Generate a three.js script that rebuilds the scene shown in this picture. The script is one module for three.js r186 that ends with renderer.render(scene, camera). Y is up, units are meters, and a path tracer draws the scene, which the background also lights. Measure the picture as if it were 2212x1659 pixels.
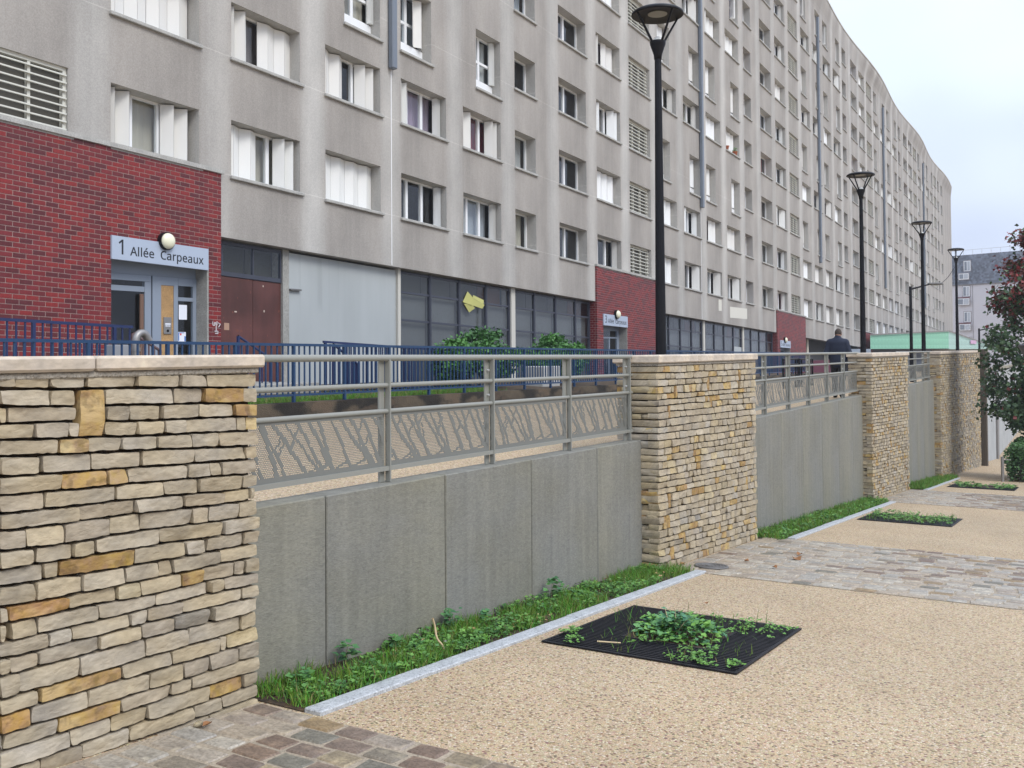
import * as THREE from 'three';
import { mergeGeometries } from 'three/addons/utils/BufferGeometryUtils.js';

// ---------- camera ----------
const scene = new THREE.Scene();
const FPX = 2085, IW = 2212, IH = 1659, EYE = new THREE.Vector3(0, 1.65, 3.88);
const camera = new THREE.PerspectiveCamera(2 * Math.atan(IH / 2 / FPX) * 180 / Math.PI, IW / IH, 0.05, 2000);
camera.setViewOffset(IW, IH, 0, 117.5, IW, IH);
const yaw = 30.6 * Math.PI / 180, pitch = 1.32 * Math.PI / 180, roll = 0.4 * Math.PI / 180;
const cF = new THREE.Vector3(Math.cos(yaw) * Math.cos(pitch), Math.sin(pitch), -Math.sin(yaw) * Math.cos(pitch));
const cR0 = new THREE.Vector3(Math.sin(yaw), 0, Math.cos(yaw)), cU0 = new THREE.Vector3().crossVectors(cR0, cF);
const cR = cR0.clone().multiplyScalar(Math.cos(roll)).addScaledVector(cU0, -Math.sin(roll));
const cU = cU0.clone().multiplyScalar(Math.cos(roll)).addScaledVector(cR0, Math.sin(roll));
camera.position.copy(EYE);
camera.quaternion.setFromRotationMatrix(new THREE.Matrix4().makeBasis(cR, cU, cF.clone().negate()));
function proj(x, y, z) {
  const v = new THREE.Vector3(x, y, z).sub(EYE), d = v.dot(cF);
  return [1106 + FPX * v.dot(cR) / d, 712 - FPX * v.dot(cU) / d, d];
}

// ---------- small tools ----------
function rngOf(seed) { let a = seed >>> 0; return () => { a = (a + 0x6D2B79F5) | 0; let t = Math.imul(a ^ (a >>> 15), 1 | a); t = (t + Math.imul(t ^ (t >>> 7), 61 | t)) ^ t; return ((t ^ (t >>> 14)) >>> 0) / 4294967296; }; }
const rnd = rngOf(20240);
const rr = (a, b, r = rnd) => a + (b - a) * r();
const lerp = (a, b, t) => a + (b - a) * t, clamp = (x, a, b) => Math.max(a, Math.min(b, x));
const sst = (a, b, x) => { const t = clamp((x - a) / (b - a), 0, 1); return t * t * (3 - 2 * t); };
function hsh(x, y, s) { let h = Math.imul(x, 374761393) ^ Math.imul(y, 668265263) ^ Math.imul(s, 2147483647 - 1013); h = Math.imul(h ^ (h >>> 13), 1274126177); return ((h ^ (h >>> 16)) >>> 0) / 4294967296; }
function vn(x, y, px, py, s) {
  const ix = Math.floor(x), iy = Math.floor(y), fx = x - ix, fy = y - iy, u = fx * fx * (3 - 2 * fx), v = fy * fy * (3 - 2 * fy);
  const m = (a, n) => ((a % n) + n) % n, x0 = m(ix, px), x1 = m(ix + 1, px), y0 = m(iy, py), y1 = m(iy + 1, py);
  return lerp(lerp(hsh(x0, y0, s), hsh(x1, y0, s), u), lerp(hsh(x0, y1, s), hsh(x1, y1, s), u), v);
}
function fbm(u, v, px, py, oct, s) { let a = 0, w = 0.5, t = 0; for (let o = 0; o < oct; o++) { a += w * vn(u * px, v * py, px, py, s + o); t += w; w *= 0.5; px *= 2; py *= 2; } return a / t; }
const n2 = (x, y, s) => vn(x, y, 100000, 100000, s);

// ---------- sky, sun, exposure ----------
{
  const w = 512, h = 256, d = new Float32Array(w * h * 4);
  const n3 = (x, y, z, s) => (n2(x + 50, y + 50, s) + n2(y + 50, z + 50, s + 1) + n2(z + 50, x + 50, s + 2)) / 3;
  for (let j = 0; j < h; j++) for (let i = 0; i < w; i++) {
    const el = ((j + 0.5) / h - 0.5) * Math.PI, az = ((i + 0.5) / w - 0.5) * 2 * Math.PI;
    const y = Math.sin(el), c = Math.cos(el), x = c * Math.cos(az), z = c * Math.sin(az);
    const q = 1 / (Math.max(y, 0) + 0.3);
    let n = 0, a = 0.5; for (let o = 0; o < 4; o++) { const f = 2.3 * 2 ** o; n += a * n3(x * q * f, y * 2 * f, z * q * f, 11 + o * 7); a *= 0.5; }
    n = clamp((n / 0.94 - 0.5) * 2.6, -1, 1);
    const up = 1 + 1.25 * Math.max(y, 0), b = up * (1 + 0.26 * n) * 0.64;
    const k = (j * w + i) * 4, g = y < 0 ? 0.55 : 1;
    d[k] = b * g * lerp(0.64, 0.84, n * 0.5 + 0.5); d[k + 1] = b * g * lerp(0.75, 0.93, n * 0.5 + 0.5); d[k + 2] = b * g * lerp(1.06, 1.03, n * 0.5 + 0.5); d[k + 3] = 1;
  }
  const t = new THREE.DataTexture(d, w, h, THREE.RGBAFormat, THREE.FloatType);
  t.mapping = THREE.EquirectangularReflectionMapping; t.magFilter = t.minFilter = THREE.LinearFilter; t.needsUpdate = true;
  scene.background = t; scene.environment = t;
}
const sun = new THREE.DirectionalLight(new THREE.Color().setRGB(1, 0.96, 0.9), 1.5);
sun.position.set(2, 40, 34); sun.target.position.set(14, 0, -4); sun.castShadow = true; sun.shadow.radius = 45;
sun.shadow.mapSize.set(2048, 2048);
Object.assign(sun.shadow.camera, { left: -60, right: 60, top: 50, bottom: -50, near: 1, far: 160 });
scene.add(sun, sun.target);
const EXPOSURE = 1.42;
scene.fog = new THREE.FogExp2(new THREE.Color().setRGB(0.9, 0.93, 1), 0.0007); // thin damp air

// ---------- textures ----------
function tx(w, h, fn, srgb = true, rep = 1, repY = rep) {
  const d = new Uint8Array(w * h * 4);
  for (let j = 0; j < h; j++) for (let i = 0; i < w; i++) { const c = fn((i + 0.5) / w, (j + 0.5) / h, i, j), k = (j * w + i) * 4; d[k] = c[0]; d[k + 1] = c[1]; d[k + 2] = c[2]; d[k + 3] = 255; }
  return fin(new THREE.DataTexture(d, w, h), srgb, rep, repY);
}
function fin(t, srgb, rep, repY) { t.wrapS = t.wrapT = THREE.RepeatWrapping; t.magFilter = THREE.LinearFilter; t.minFilter = THREE.LinearFilter; if (srgb) t.colorSpace = THREE.SRGBColorSpace; t.repeat.set(1 / rep, 1 / repY); t.needsUpdate = true; return t; }
const g3 = (v) => { v = clamp(v, 0, 255); return [v, v, v]; };
const T = {};
// limestone: faint bedding, cloudy stains and pits
T.stone = tx(512, 512, (u, v) => { const a = fbm(u, v, 4, 9, 5, 3), b = fbm(u, v, 28, 60, 3, 9), c = fbm(u, v, 3, 3, 3, 21); const k = 0.74 + 0.28 * a + 0.16 * (b - 0.5), w = (c - 0.5) * 44; return [clamp(255 * k + w * 0.6, 0, 255), clamp(252 * k + w * 0.35, 0, 255), clamp(243 * k - w * 0.35, 0, 255)]; }, true, 0.8);
T.stoneB = tx(512, 512, (u, v) => { const a = fbm(u, v, 22, 50, 4, 31), r = Math.abs(fbm(u, v, 9, 20, 4, 37) - 0.5) * 2; return g3(255 * (0.55 * a + 0.45 * Math.sqrt(r))); }, false, 0.8);
T.ochre = tx(256, 256, (u, v) => { const a = fbm(u, v, 5, 5, 5, 41), b = fbm(u, v, 18, 18, 3, 47), w = sst(0.55, 0.75, fbm(u, v, 4, 6, 4, 53)), dk = sst(0.55, 0.75, fbm(u, v, 12, 14, 4, 59)); let r = lerp(184, 226, a), g = lerp(154, 202, a), bl = lerp(106, 158, b); r = lerp(r, 232, w * 0.7); g = lerp(g, 214, w * 0.7); bl = lerp(bl, 178, w * 0.7); const f = 1 - 0.16 * dk; return [r * f, g * f, bl * f * 0.95]; }, true, 0.5);
// exposed aggregate: rounded pebbles in a pale binder
{
  const N = 1024, C = 100, cell = N / C, cx = [], R = rngOf(5), col = [], hmap = new Float32Array(N * N);
  for (let i = 0; i < C * C; i++) { cx.push([R(), R(), 0.75 + 0.4 * R()]); const t = R(); let c; if (t < 0.12) c = [108 + 36 * R(), 91 + 28 * R(), 71 + 24 * R()]; else if (t < 0.22) c = [158 + 22 * R(), 134 + 20 * R(), 104 + 18 * R()]; else if (t < 0.36) c = [222 + 12 * R(), 204 + 12 * R(), 172 + 14 * R()]; else c = [200 + 18 * R(), 176 + 16 * R(), 138 + 18 * R()]; col.push(c); }
  const d = new Uint8Array(N * N * 4);
  for (let j = 0; j < N; j++) for (let i = 0; i < N; i++) {
    const gx = Math.floor(i / cell), gy = Math.floor(j / cell); let best = 9, bi = 0, sec = 9;
    for (let a = -1; a <= 1; a++) for (let b = -1; b <= 1; b++) { const X = (gx + a + C) % C, Y = (gy + b + C) % C, k = Y * C + X, p = cx[k]; const dx = (gx + a + p[0]) - i / cell, dy = (gy + b + p[1]) - j / cell, q = Math.hypot(dx, dy) * p[2]; if (q < best) { sec = best; best = q; bi = k; } else if (q < sec) sec = q; }
    const e = clamp((sec - best) * 3.2, 0, 1), k = (j * N + i) * 4, c = col[bi];
    d[k] = lerp(178, c[0], e); d[k + 1] = lerp(154, c[1], e); d[k + 2] = lerp(120, c[2], e); d[k + 3] = 255; hmap[j * N + i] = Math.sqrt(e);
  }
  T.agg = fin(new THREE.DataTexture(d, N, N), true, 1.3, 1.3);
  T.aggB = tx(N, N, (u, v, i, j) => g3(255 * hmap[j * N + i]), false, 1.3);
}
T.conc = tx(512, 512, (u, v) => { const s = fbm(u, v, 46, 2, 4, 61), c = fbm(u, v, 4, 3, 5, 67), p = fbm(u, v, 110, 110, 2, 71), q = sst(0.8, 0.9, vn(u * 90, v * 90, 90, 90, 73)); const k = 0.86 + 0.10 * (s - 0.5) + 0.09 * (c - 0.5) + 0.13 * (p - 0.5) - 0.05 * q, w = (fbm(u, v, 3, 2, 4, 77) - 0.5) * 16; return [clamp(250 * k + w, 0, 255), clamp(250 * k + w * 0.6, 0, 255), clamp(248 * k - w, 0, 255)]; }, true, 2.4);
T.stucco = tx(1024, 1024, (u, v) => { const s = fbm(u, v, 30, 2, 4, 81), c = fbm(u, v, 3, 2, 5, 83), p = fbm(u, v, 160, 150, 2, 87); const jl = Math.abs(v - 0.004) < 0.004 ? 0.08 : 0; const k = 0.87 + 0.06 * (s - 0.5) + 0.16 * (c - 0.5) + 0.12 * (p - 0.5) + jl; return [clamp(252 * k, 0, 255), clamp(250 * k, 0, 255), clamp(247 * k, 0, 255)]; }, true, 2.7);
T.grain = tx(256, 256, (u, v) => { const p = fbm(u, v, 64, 64, 2, 91), c = fbm(u, v, 4, 4, 4, 93), q = sst(0.72, 0.85, vn(u * 80, v * 80, 80, 80, 97)); return g3(255 * (0.84 + 0.22 * (p - 0.5) + 0.16 * (c - 0.5) - 0.15 * q)); }, true, 0.6);
T.grainB = tx(256, 256, (u, v) => g3(255 * fbm(u, v, 40, 40, 3, 101)), false, 0.5);
T.sett = tx(256, 256, (u, v) => { const p = fbm(u, v, 40, 40, 3, 103), c = fbm(u, v, 5, 3, 5, 107), w = sst(0.55, 0.8, fbm(u, v, 4, 5, 4, 109)) * 34; const k = 0.76 + 0.26 * (p - 0.5) + 0.34 * (c - 0.5); return [clamp(250 * k + w, 0, 255), clamp(250 * k + w, 0, 255), clamp(246 * k + w * 0.85, 0, 255)]; }, true, 0.45);
T.old = tx(512, 256, (u, v) => { const a = fbm(u, v, 8, 3, 5, 113), b = fbm(u, v, 40, 6, 4, 117), m = sst(0.45, 0.62, fbm(u, v, 5, 3, 5, 119)), pk = sst(0.62, 0.7, fbm(u, v, 6, 4, 4, 123)); const k = lerp(0.62, 0.26, m) * (0.75 + 0.4 * a) + 0.12 * (b - 0.5); return [clamp(lerp(238 * k, 190, pk * 0.55), 0, 255), clamp(lerp(222 * k, 168, pk * 0.55), 0, 255), clamp(lerp(196 * k, 148, pk * 0.55), 0, 255)]; }, true, 4, 1.2);
T.white = tx(512, 512, (u, v) => { const s = fbm(u, v, 40, 2, 4, 127), c = fbm(u, v, 4, 4, 5, 131), st = sst(0.66, 0.8, fbm(u, v, 22, 1, 3, 137)) * sst(0.5, 0.6, fbm(u, v, 3, 4, 2, 139)); const k = 0.90 + 0.02 * (s - 0.5) + 0.12 * (c - 0.5) - 0.04 * st; return [246 * k, 250 * k, 252 * k].map((x) => clamp(x, 0, 255)); }, true, 4);
T.brown = tx(256, 256, (u, v) => { const c = fbm(u, v, 3, 4, 5, 141), s = fbm(u, v, 14, 3, 4, 143), f = sst(0.8, 0.83, fbm(u, v, 16, 16, 3, 149)); const k = 0.72 + 0.3 * (c - 0.5) + 0.16 * (s - 0.5); return [lerp(250 * k, 235, f), lerp(lerp(238, 250, c) * k, 225, f), lerp(lerp(235, 262, c) * k, 210, f)].map((x) => clamp(x, 0, 255)); }, true, 2.2);
T.slate = tx(256, 256, (u, v) => { const row = Math.floor(v * 16), cc = Math.floor(u * 16 + (row % 2) * 0.5); const k = 0.62 + 0.34 * hsh(cc % 16, row, 151) + 0.2 * (fbm(u, v, 3, 3, 3, 153) - 0.5); return g3(255 * k); }, true, 5);
T.soil = tx(256, 256, (u, v) => { const p = fbm(u, v, 30, 30, 4, 157), c = fbm(u, v, 5, 5, 3, 161); const k = 0.55 + 0.7 * (p - 0.5) + 0.3 * (c - 0.5); return [225 * k, 200 * k, 165 * k].map((x) => clamp(x, 0, 255)); }, true, 0.7);
T.wood = tx(256, 256, (u, v) => { const s = fbm(u, v, 30, 2, 4, 163); return g3(255 * (0.72 + 0.4 * (s - 0.5))); }, true, 0.6);
// perforated sheet with branch-shaped solid areas: white is metal, black is a punched hole
{
  const w = 2048, h = 330, c = document.createElement('canvas'); c.width = w; c.height = h; const g = c.getContext('2d');
  g.fillStyle = '#000'; g.fillRect(0, 0, w, h); g.strokeStyle = '#fff'; g.lineCap = 'round';
  const R = rngOf(77);
  const br = (x0, y0, x1, y1, a, b) => { for (const o of [-w, 0, w]) { let px = x0 + o, py = y0; for (let i = 1; i <= 6; i++) { const t = i / 6, qx = lerp(x0, x1, t) + o + (i < 6 ? rr(-9, 9, R) : 0), qy = lerp(y0, y1, t); g.lineWidth = lerp(a, b, t); g.beginPath(); g.moveTo(px, py); g.lineTo(qx, qy); g.stroke(); px = qx; py = qy; } R(); } };
  for (let x = 0; x < w; x += rr(58, 96, R)) { const l = rr(120, 300, R), th = rr(16, 31, R), st = R; br(x + l, h + 10, x, -10, th, th * rr(0.45, 0.9, st)); if (R() < 0.75) { const t = rr(0.25, 0.7, R), bx = x + l * (1 - t), by = h * (1 - t); br(bx, by, bx + rr(40, 90, R) * (R() < 0.5 ? 1 : -1), by - rr(80, 170, R), rr(12, 20, R), 7); } if (R() < 0.4) br(x + l * 0.8, h * 0.8, x + l * 0.8 - rr(100, 160, R), h * 0.8 + rr(30, 60, R), 14, 8); }
  g.fillStyle = '#fff'; g.fillRect(0, 0, w, 26); g.fillRect(0, h - 26, w, 26);
  const m = g.getImageData(0, 0, w, h).data, pit = 2048 / 186, ph = 330 / 34;
  T.perf = tx(w, h, (u, v, i, j) => { const jj = h - 1 - j, row = Math.floor(jj / ph), ox = (row % 2) * 0.5, col = Math.floor(i / pit - ox), cx = (col + 0.5 + ox) * pit, cy = (row + 0.5) * ph; const sx = clamp(Math.round(((cx % w) + w) % w), 0, w - 1), sy = clamp(Math.round(cy), 0, h - 1); if (m[(sy * w + sx) * 4] > 100) return [255, 255, 255]; const r = Math.hypot(i + 0.5 - cx, jj + 0.5 - cy); return g3(255 * clamp((r - 4.45) / 1.0, 0, 1)); }, false, 2.6, 0.419);
}
function signTex(no) {
  const c = document.createElement('canvas'); c.width = 1024; c.height = 192; const g = c.getContext('2d');
  g.fillStyle = '#a7b2c2'; g.fillRect(0, 0, 1024, 192); g.fillStyle = '#16181f';
  g.strokeStyle = '#16181f'; g.lineWidth = 3; g.font = '168px sans-serif'; g.fillText(String(no), 50, 146); g.strokeText(String(no), 50, 146); g.font = '100px sans-serif'; const wd = g.measureText('Allée  Carpeaux').width; g.save(); g.translate(178, 146); g.scale(790 / wd, 1); g.fillText('Allée  Carpeaux', 0, 0); g.strokeText('Allée  Carpeaux', 0, 0); g.restore();
  const t = new THREE.CanvasTexture(c); t.colorSpace = THREE.SRGBColorSpace; t.magFilter = THREE.LinearFilter; return t;
}

// ---------- materials ----------
const C3 = (r, g, b) => new THREE.Color().setRGB(r, g, b);
function M(r, g, b, o = {}) { return new THREE.MeshStandardMaterial({ color: C3(r, g, b), roughness: 0.85, side: THREE.DoubleSide, ...o }); }
const bumpStone = { bumpMap: T.stoneB, bumpScale: 0.006 };
const MS = {}; // limestone in a few natural tones
MS.a = [[0.51, 0.44, 0.338], [0.49, 0.418, 0.312], [0.53, 0.462, 0.362], [0.50, 0.422, 0.305], [0.455, 0.385, 0.292], [0.52, 0.44, 0.318]].map((c) => M(...c, { map: T.stone, ...bumpStone, roughness: 0.9 }));
MS.o = [M(0.64, 0.56, 0.46, { map: T.ochre, ...bumpStone }), M(0.58, 0.50, 0.38, { map: T.ochre, ...bumpStone })];
MS.y = [M(0.56, 0.47, 0.31, { map: T.stone, ...bumpStone }), M(0.72, 0.69, 0.64, { map: T.ochre, ...bumpStone })];
MS.r = [M(0.66, 0.52, 0.40, { map: T.ochre, ...bumpStone })];
MS.w = [M(0.55, 0.50, 0.42, { map: T.stone, ...bumpStone })];
MS.g = [M(0.36, 0.325, 0.275, { map: T.stone, ...bumpStone })];
const mt = {
  agg: M(0.85, 0.86, 0.89, { vertexColors: true, map: T.agg, bumpMap: T.aggB, bumpScale: 0.003, roughness: 0.85 }),
  core: M(0.20, 0.165, 0.125, { map: T.soil, roughness: 1 }),
  cap: M(0.66, 0.575, 0.49, { map: T.stone, roughness: 0.75 }),
  mortar: M(0.50, 0.45, 0.37, { map: T.grain, bumpMap: T.grainB, bumpScale: 0.012 }),
  conc: M(0.29, 0.282, 0.24, { map: T.conc, bumpMap: T.grainB, bumpScale: 0.0015 }),
  concTop: M(0.46, 0.45, 0.41, { map: T.grain }),
  joint: M(0.11, 0.10, 0.085),
  rail: M(0.25, 0.25, 0.22, { roughness: 0.5 }),
  perf: M(0.165, 0.168, 0.152, { roughness: 0.55, alphaMap: T.perf, alphaTest: 0.5 }),
  bolt: M(0.7, 0.7, 0.7, { roughness: 0.3, metalness: 0.8 }),
  black: new THREE.MeshPhysicalMaterial({ color: C3(0.006, 0.006, 0.008), roughness: 0.45, specularIntensity: 0.4, side: THREE.DoubleSide }),
  blue: M(0.009, 0.042, 0.11, { roughness: 0.45 }),
  navy: M(0.011, 0.024, 0.09, { roughness: 0.5 }),
  facade: M(1, 1, 1, { map: T.stucco, vertexColors: true, bumpMap: T.grainB, bumpScale: 0.002, roughness: 0.95 }),
  sill: M(0.56, 0.55, 0.51, { map: T.grain }),
  frame: M(0.78, 0.79, 0.79, { roughness: 0.4 }),
  shut: [M(0.76, 0.76, 0.73, { roughness: 0.5 }), M(0.70, 0.69, 0.655, { roughness: 0.55 }), M(0.80, 0.81, 0.80, { roughness: 0.45 })],
  glass: new THREE.MeshPhysicalMaterial({ color: C3(0.82, 0.86, 0.88), roughness: 0.03, transmission: 1, thickness: 0, ior: 1.52, side: THREE.DoubleSide }),
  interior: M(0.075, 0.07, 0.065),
  louvre: M(0.60, 0.595, 0.53, { roughness: 0.6 }),
  mesh: M(0.085, 0.08, 0.066),
  pipe: M(0.15, 0.175, 0.21, { roughness: 0.45 }),
  whiteline: M(0.75, 0.75, 0.74),
  brickM: M(0.50, 0.37, 0.33, { map: T.grain }),
  doorFrame: M(0.24, 0.28, 0.34, { roughness: 0.5 }),
  ply: M(0.60, 0.36, 0.15, { map: T.grain, roughness: 0.6 }),
  steel: M(0.30, 0.29, 0.28, { roughness: 0.5, metalness: 0.7 }),
  paper: M(0.78, 0.80, 0.86),
  brown: M(0.19, 0.066, 0.05, { map: T.brown, roughness: 0.6 }),
  white: M(0.54, 0.555, 0.545, { map: T.white }),
  slat: M(0.045, 0.05, 0.07, { roughness: 0.45 }),
  blind: M(0.125, 0.125, 0.118, { roughness: 0.7 }),
  oldwall: M(0.24, 0.215, 0.18, { map: T.old, bumpMap: T.grainB, bumpScale: 0.008 }),
  granite: M(0.60, 0.62, 0.63, { map: T.grain, bumpMap: T.grainB, bumpScale: 0.0015, roughness: 0.7 }),
  sand: M(0.47, 0.385, 0.28, { map: T.grain }),
  soil: M(0.20, 0.15, 0.105, { map: T.soil }),
  grate: new THREE.MeshPhysicalMaterial({ color: C3(0.012, 0.012, 0.015), roughness: 0.5, specularIntensity: 0.5, side: THREE.DoubleSide }),
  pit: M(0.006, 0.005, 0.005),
  iron: M(0.16, 0.155, 0.15, { roughness: 0.6, metalness: 0.4 }),
  lampglass: M(0.80, 0.80, 0.76, { roughness: 0.2 }),
  globe: M(0.80, 0.78, 0.58, { roughness: 0.35 }),
  sign: M(0.36, 0.41, 0.49, { roughness: 0.5 }),
  green: M(0.33, 0.70, 0.50, { map: T.grain, roughness: 0.7 }),
  greenPale: M(0.50, 0.74, 0.66, { map: T.grain, roughness: 0.7 }),
  farwall: M(0.56, 0.54, 0.56),
  slate: M(0.15, 0.165, 0.20, { map: T.slate }),
  post: M(0.16, 0.13, 0.095, { map: T.wood }),
  palewall: M(0.50, 0.50, 0.49, { map: T.white }),
  beige: M(0.46, 0.38, 0.27),
  maroon: M(0.10, 0.012, 0.03),
  redpost: M(0.5, 0.03, 0.02),
  yellow: M(0.47, 0.46, 0.15, { roughness: 0.7 }),
  leafA: M(0.075, 0.17, 0.028, { roughness: 0.55, vertexColors: true }),
  stick: M(0.55, 0.42, 0.25),
  deadleaf: M(0.26, 0.12, 0.045),
  bark: M(0.10, 0.08, 0.06, { map: T.wood }),
};

// ---------- mesh builder ----------
class B {
  constructor() { this.p = []; this.n = []; this.u = []; this.i = []; this.c = null; }
  quad(a, b, c, d, col) {
    const ux = b[0] - a[0], uy = b[1] - a[1], uz = b[2] - a[2], vx = d[0] - a[0], vy = d[1] - a[1], vz = d[2] - a[2];
    let nx = uy * vz - uz * vy, ny = uz * vx - ux * vz, nz = ux * vy - uy * vx; const l = Math.hypot(nx, ny, nz) || 1; nx /= l; ny /= l; nz /= l;
    const k = this.p.length / 3, ax = Math.abs(nx), ay = Math.abs(ny), az = Math.abs(nz);
    [a, b, c, d].forEach((q, j) => { this.p.push(q[0], q[1], q[2]); this.n.push(nx, ny, nz); if (ay > ax && ay > az) this.u.push(q[0], q[2]); else if (ax > az) this.u.push(q[2], q[1]); else this.u.push(q[0], q[1]); if (col) (this.c ??= []).push(...(Array.isArray(col[0]) ? col[j] : col)); });
    this.i.push(k, k + 1, k + 2, k, k + 2, k + 3); return this;
  }
  tri(a, b, c) { return this.quad(a, b, c, c); }
  box(x0, x1, y0, y1, z0, z1) {
    this.quad([x0, y0, z1], [x1, y0, z1], [x1, y1, z1], [x0, y1, z1]); this.quad([x1, y0, z0], [x0, y0, z0], [x0, y1, z0], [x1, y1, z0]);
    this.quad([x1, y0, z1], [x1, y0, z0], [x1, y1, z0], [x1, y1, z1]); this.quad([x0, y0, z0], [x0, y0, z1], [x0, y1, z1], [x0, y1, z0]);
    this.quad([x0, y1, z1], [x1, y1, z1], [x1, y1, z0], [x0, y1, z0]); this.quad([x0, y0, z0], [x1, y0, z0], [x1, y0, z1], [x0, y0, z1]); return this;
  }
  // box with chamfered edges; f warps the corner points
  cbox(x0, x1, y0, y1, z0, z1, c, f = (q) => q) {
    const X = [x0, x1], Y = [y0, y1], Z = [z0, z1], s = (v) => (v ? -1 : 1);
    const P = (i, j, k, ax) => f([X[i] + (ax === 0 ? 0 : s(i) * c), Y[j] + (ax === 1 ? 0 : s(j) * c), Z[k] + (ax === 2 ? 0 : s(k) * c)]);
    this.quad(P(0, 0, 1, 2), P(1, 0, 1, 2), P(1, 1, 1, 2), P(0, 1, 1, 2)); this.quad(P(1, 0, 0, 2), P(0, 0, 0, 2), P(0, 1, 0, 2), P(1, 1, 0, 2));
    this.quad(P(1, 0, 1, 0), P(1, 0, 0, 0), P(1, 1, 0, 0), P(1, 1, 1, 0)); this.quad(P(0, 0, 0, 0), P(0, 0, 1, 0), P(0, 1, 1, 0), P(0, 1, 0, 0));
    this.quad(P(0, 1, 1, 1), P(1, 1, 1, 1), P(1, 1, 0, 1), P(0, 1, 0, 1)); this.quad(P(0, 0, 0, 1), P(1, 0, 0, 1), P(1, 0, 1, 1), P(0, 0, 1, 1));
    for (const j of [0, 1]) for (const k of [0, 1]) this.quad(P(0, j, k, 1), P(1, j, k, 1), P(1, j, k, 2), P(0, j, k, 2));
    for (const i of [0, 1]) for (const k of [0, 1]) this.quad(P(i, 0, k, 0), P(i, 1, k, 0), P(i, 1, k, 2), P(i, 0, k, 2));
    for (const i of [0, 1]) for (const j of [0, 1]) this.quad(P(i, j, 0, 0), P(i, j, 1, 0), P(i, j, 1, 1), P(i, j, 0, 1));
    for (const i of [0, 1]) for (const j of [0, 1]) for (const k of [0, 1]) this.tri(P(i, j, k, 0), P(i, j, k, 1), P(i, j, k, 2));
    return this;
  }
  // straight bar of round section
  bar(a, b, r0, r1 = r0, n = 8) {
    const A = new THREE.Vector3(...a), D = new THREE.Vector3(...b).sub(A), d = D.clone().normalize(), s = new THREE.Vector3(Math.abs(d.y) > 0.9 ? 1 : 0, Math.abs(d.y) > 0.9 ? 0 : 1, 0).cross(d).normalize(), t = d.clone().cross(s), k = this.p.length / 3;
    for (let i = 0; i <= n; i++) { const q = i / n * 2 * Math.PI, N = s.clone().multiplyScalar(Math.cos(q)).addScaledVector(t, Math.sin(q)); for (const e of [0, 1]) { const P = A.clone().addScaledVector(D, e).addScaledVector(N, e ? r1 : r0); this.p.push(P.x, P.y, P.z); this.n.push(N.x, N.y, N.z); this.u.push(i / n * 2 * Math.PI * r0, e * D.length()); } }
    for (let i = 0; i < n; i++) { const q = k + i * 2; this.i.push(q, q + 2, q + 3, q, q + 3, q + 1); }
    for (const e of [0, 1]) { const c = this.p.length / 3, P = A.clone().addScaledVector(D, e); this.p.push(P.x, P.y, P.z); this.n.push(...d.clone().multiplyScalar(e ? 1 : -1).toArray()); this.u.push(0, 0); for (let i = 0; i <= n; i++) { const q = k + i * 2 + e; this.p.push(this.p[q * 3], this.p[q * 3 + 1], this.p[q * 3 + 2]); this.n.push(...d.clone().multiplyScalar(e ? 1 : -1).toArray()); this.u.push(0, 0); } for (let i = 0; i < n; i++) this.i.push(c, c + 1 + i, c + 2 + i); }
    return this;
  }
  map(f) { for (let i = 0; i < this.p.length; i += 3) { const q = f([this.p[i], this.p[i + 1], this.p[i + 2]]); this.p[i] = q[0]; this.p[i + 1] = q[1]; this.p[i + 2] = q[2]; } return this; }
  geo() {
    const g = new THREE.BufferGeometry(); g.setAttribute('position', new THREE.Float32BufferAttribute(this.p, 3)); g.setAttribute('normal', new THREE.Float32BufferAttribute(this.n, 3)); g.setAttribute('uv', new THREE.Float32BufferAttribute(this.u, 2));
    if (this.c) g.setAttribute('color', new THREE.Float32BufferAttribute(this.c, 3)); g.setIndex(this.i); return g;
  }
}
const used = {};
function numbered(n) { if (!(n in used)) { used[n] = 0; return n; } used[n]++; return n + '_' + String(used[n]).padStart(3, '0'); }
function tag(o, label, category, group, kind) { o.userData.label = label; if (category) o.userData.category = category; if (group) o.userData.group = group; if (kind) o.userData.kind = kind; return o; }
function thing(name, label, category, pos = [0, 0, 0], group) { const o = new THREE.Group(); o.name = numbered(name); o.position.set(...pos); scene.add(o); return tag(o, label, category, group); }
const geoOf = (g) => (g instanceof B ? g.geo() : g);
// part whose geometry is written in world metres
function part(parent, name, g, m) { g = geoOf(g); let x = 0, y = 0, z = 0; for (let q = parent; q && q !== scene; q = q.parent) { x += q.position.x; y += q.position.y; z += q.position.z; } g.translate(-x, -y, -z); return local(parent, name, g, m); }
function local(parent, name, g, m, pos) { const o = new THREE.Mesh(geoOf(g), m); o.name = name; o.castShadow = o.receiveShadow = true; if (pos) o.position.set(...pos); parent.add(o); return o; }
function solo(name, g, m, label, category, group) { g = geoOf(g); g.computeBoundingBox(); const b = g.boundingBox, p = [(b.min.x + b.max.x) / 2, b.min.y, (b.min.z + b.max.z) / 2]; g.translate(-p[0], -p[1], -p[2]); const o = local(scene, numbered(name), g, m, p); return tag(o, label, category, group); }
function setting(name, g, m, label) { const o = solo(name, g, m, label); o.userData.kind = 'structure'; return o; }
function sgroup(name, label) { const o = new THREE.Group(); o.name = numbered(name); scene.add(o); tag(o, label); o.userData.kind = 'structure'; return o; }
const merge = (l) => mergeGeometries(l.map(geoOf), false);

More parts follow.
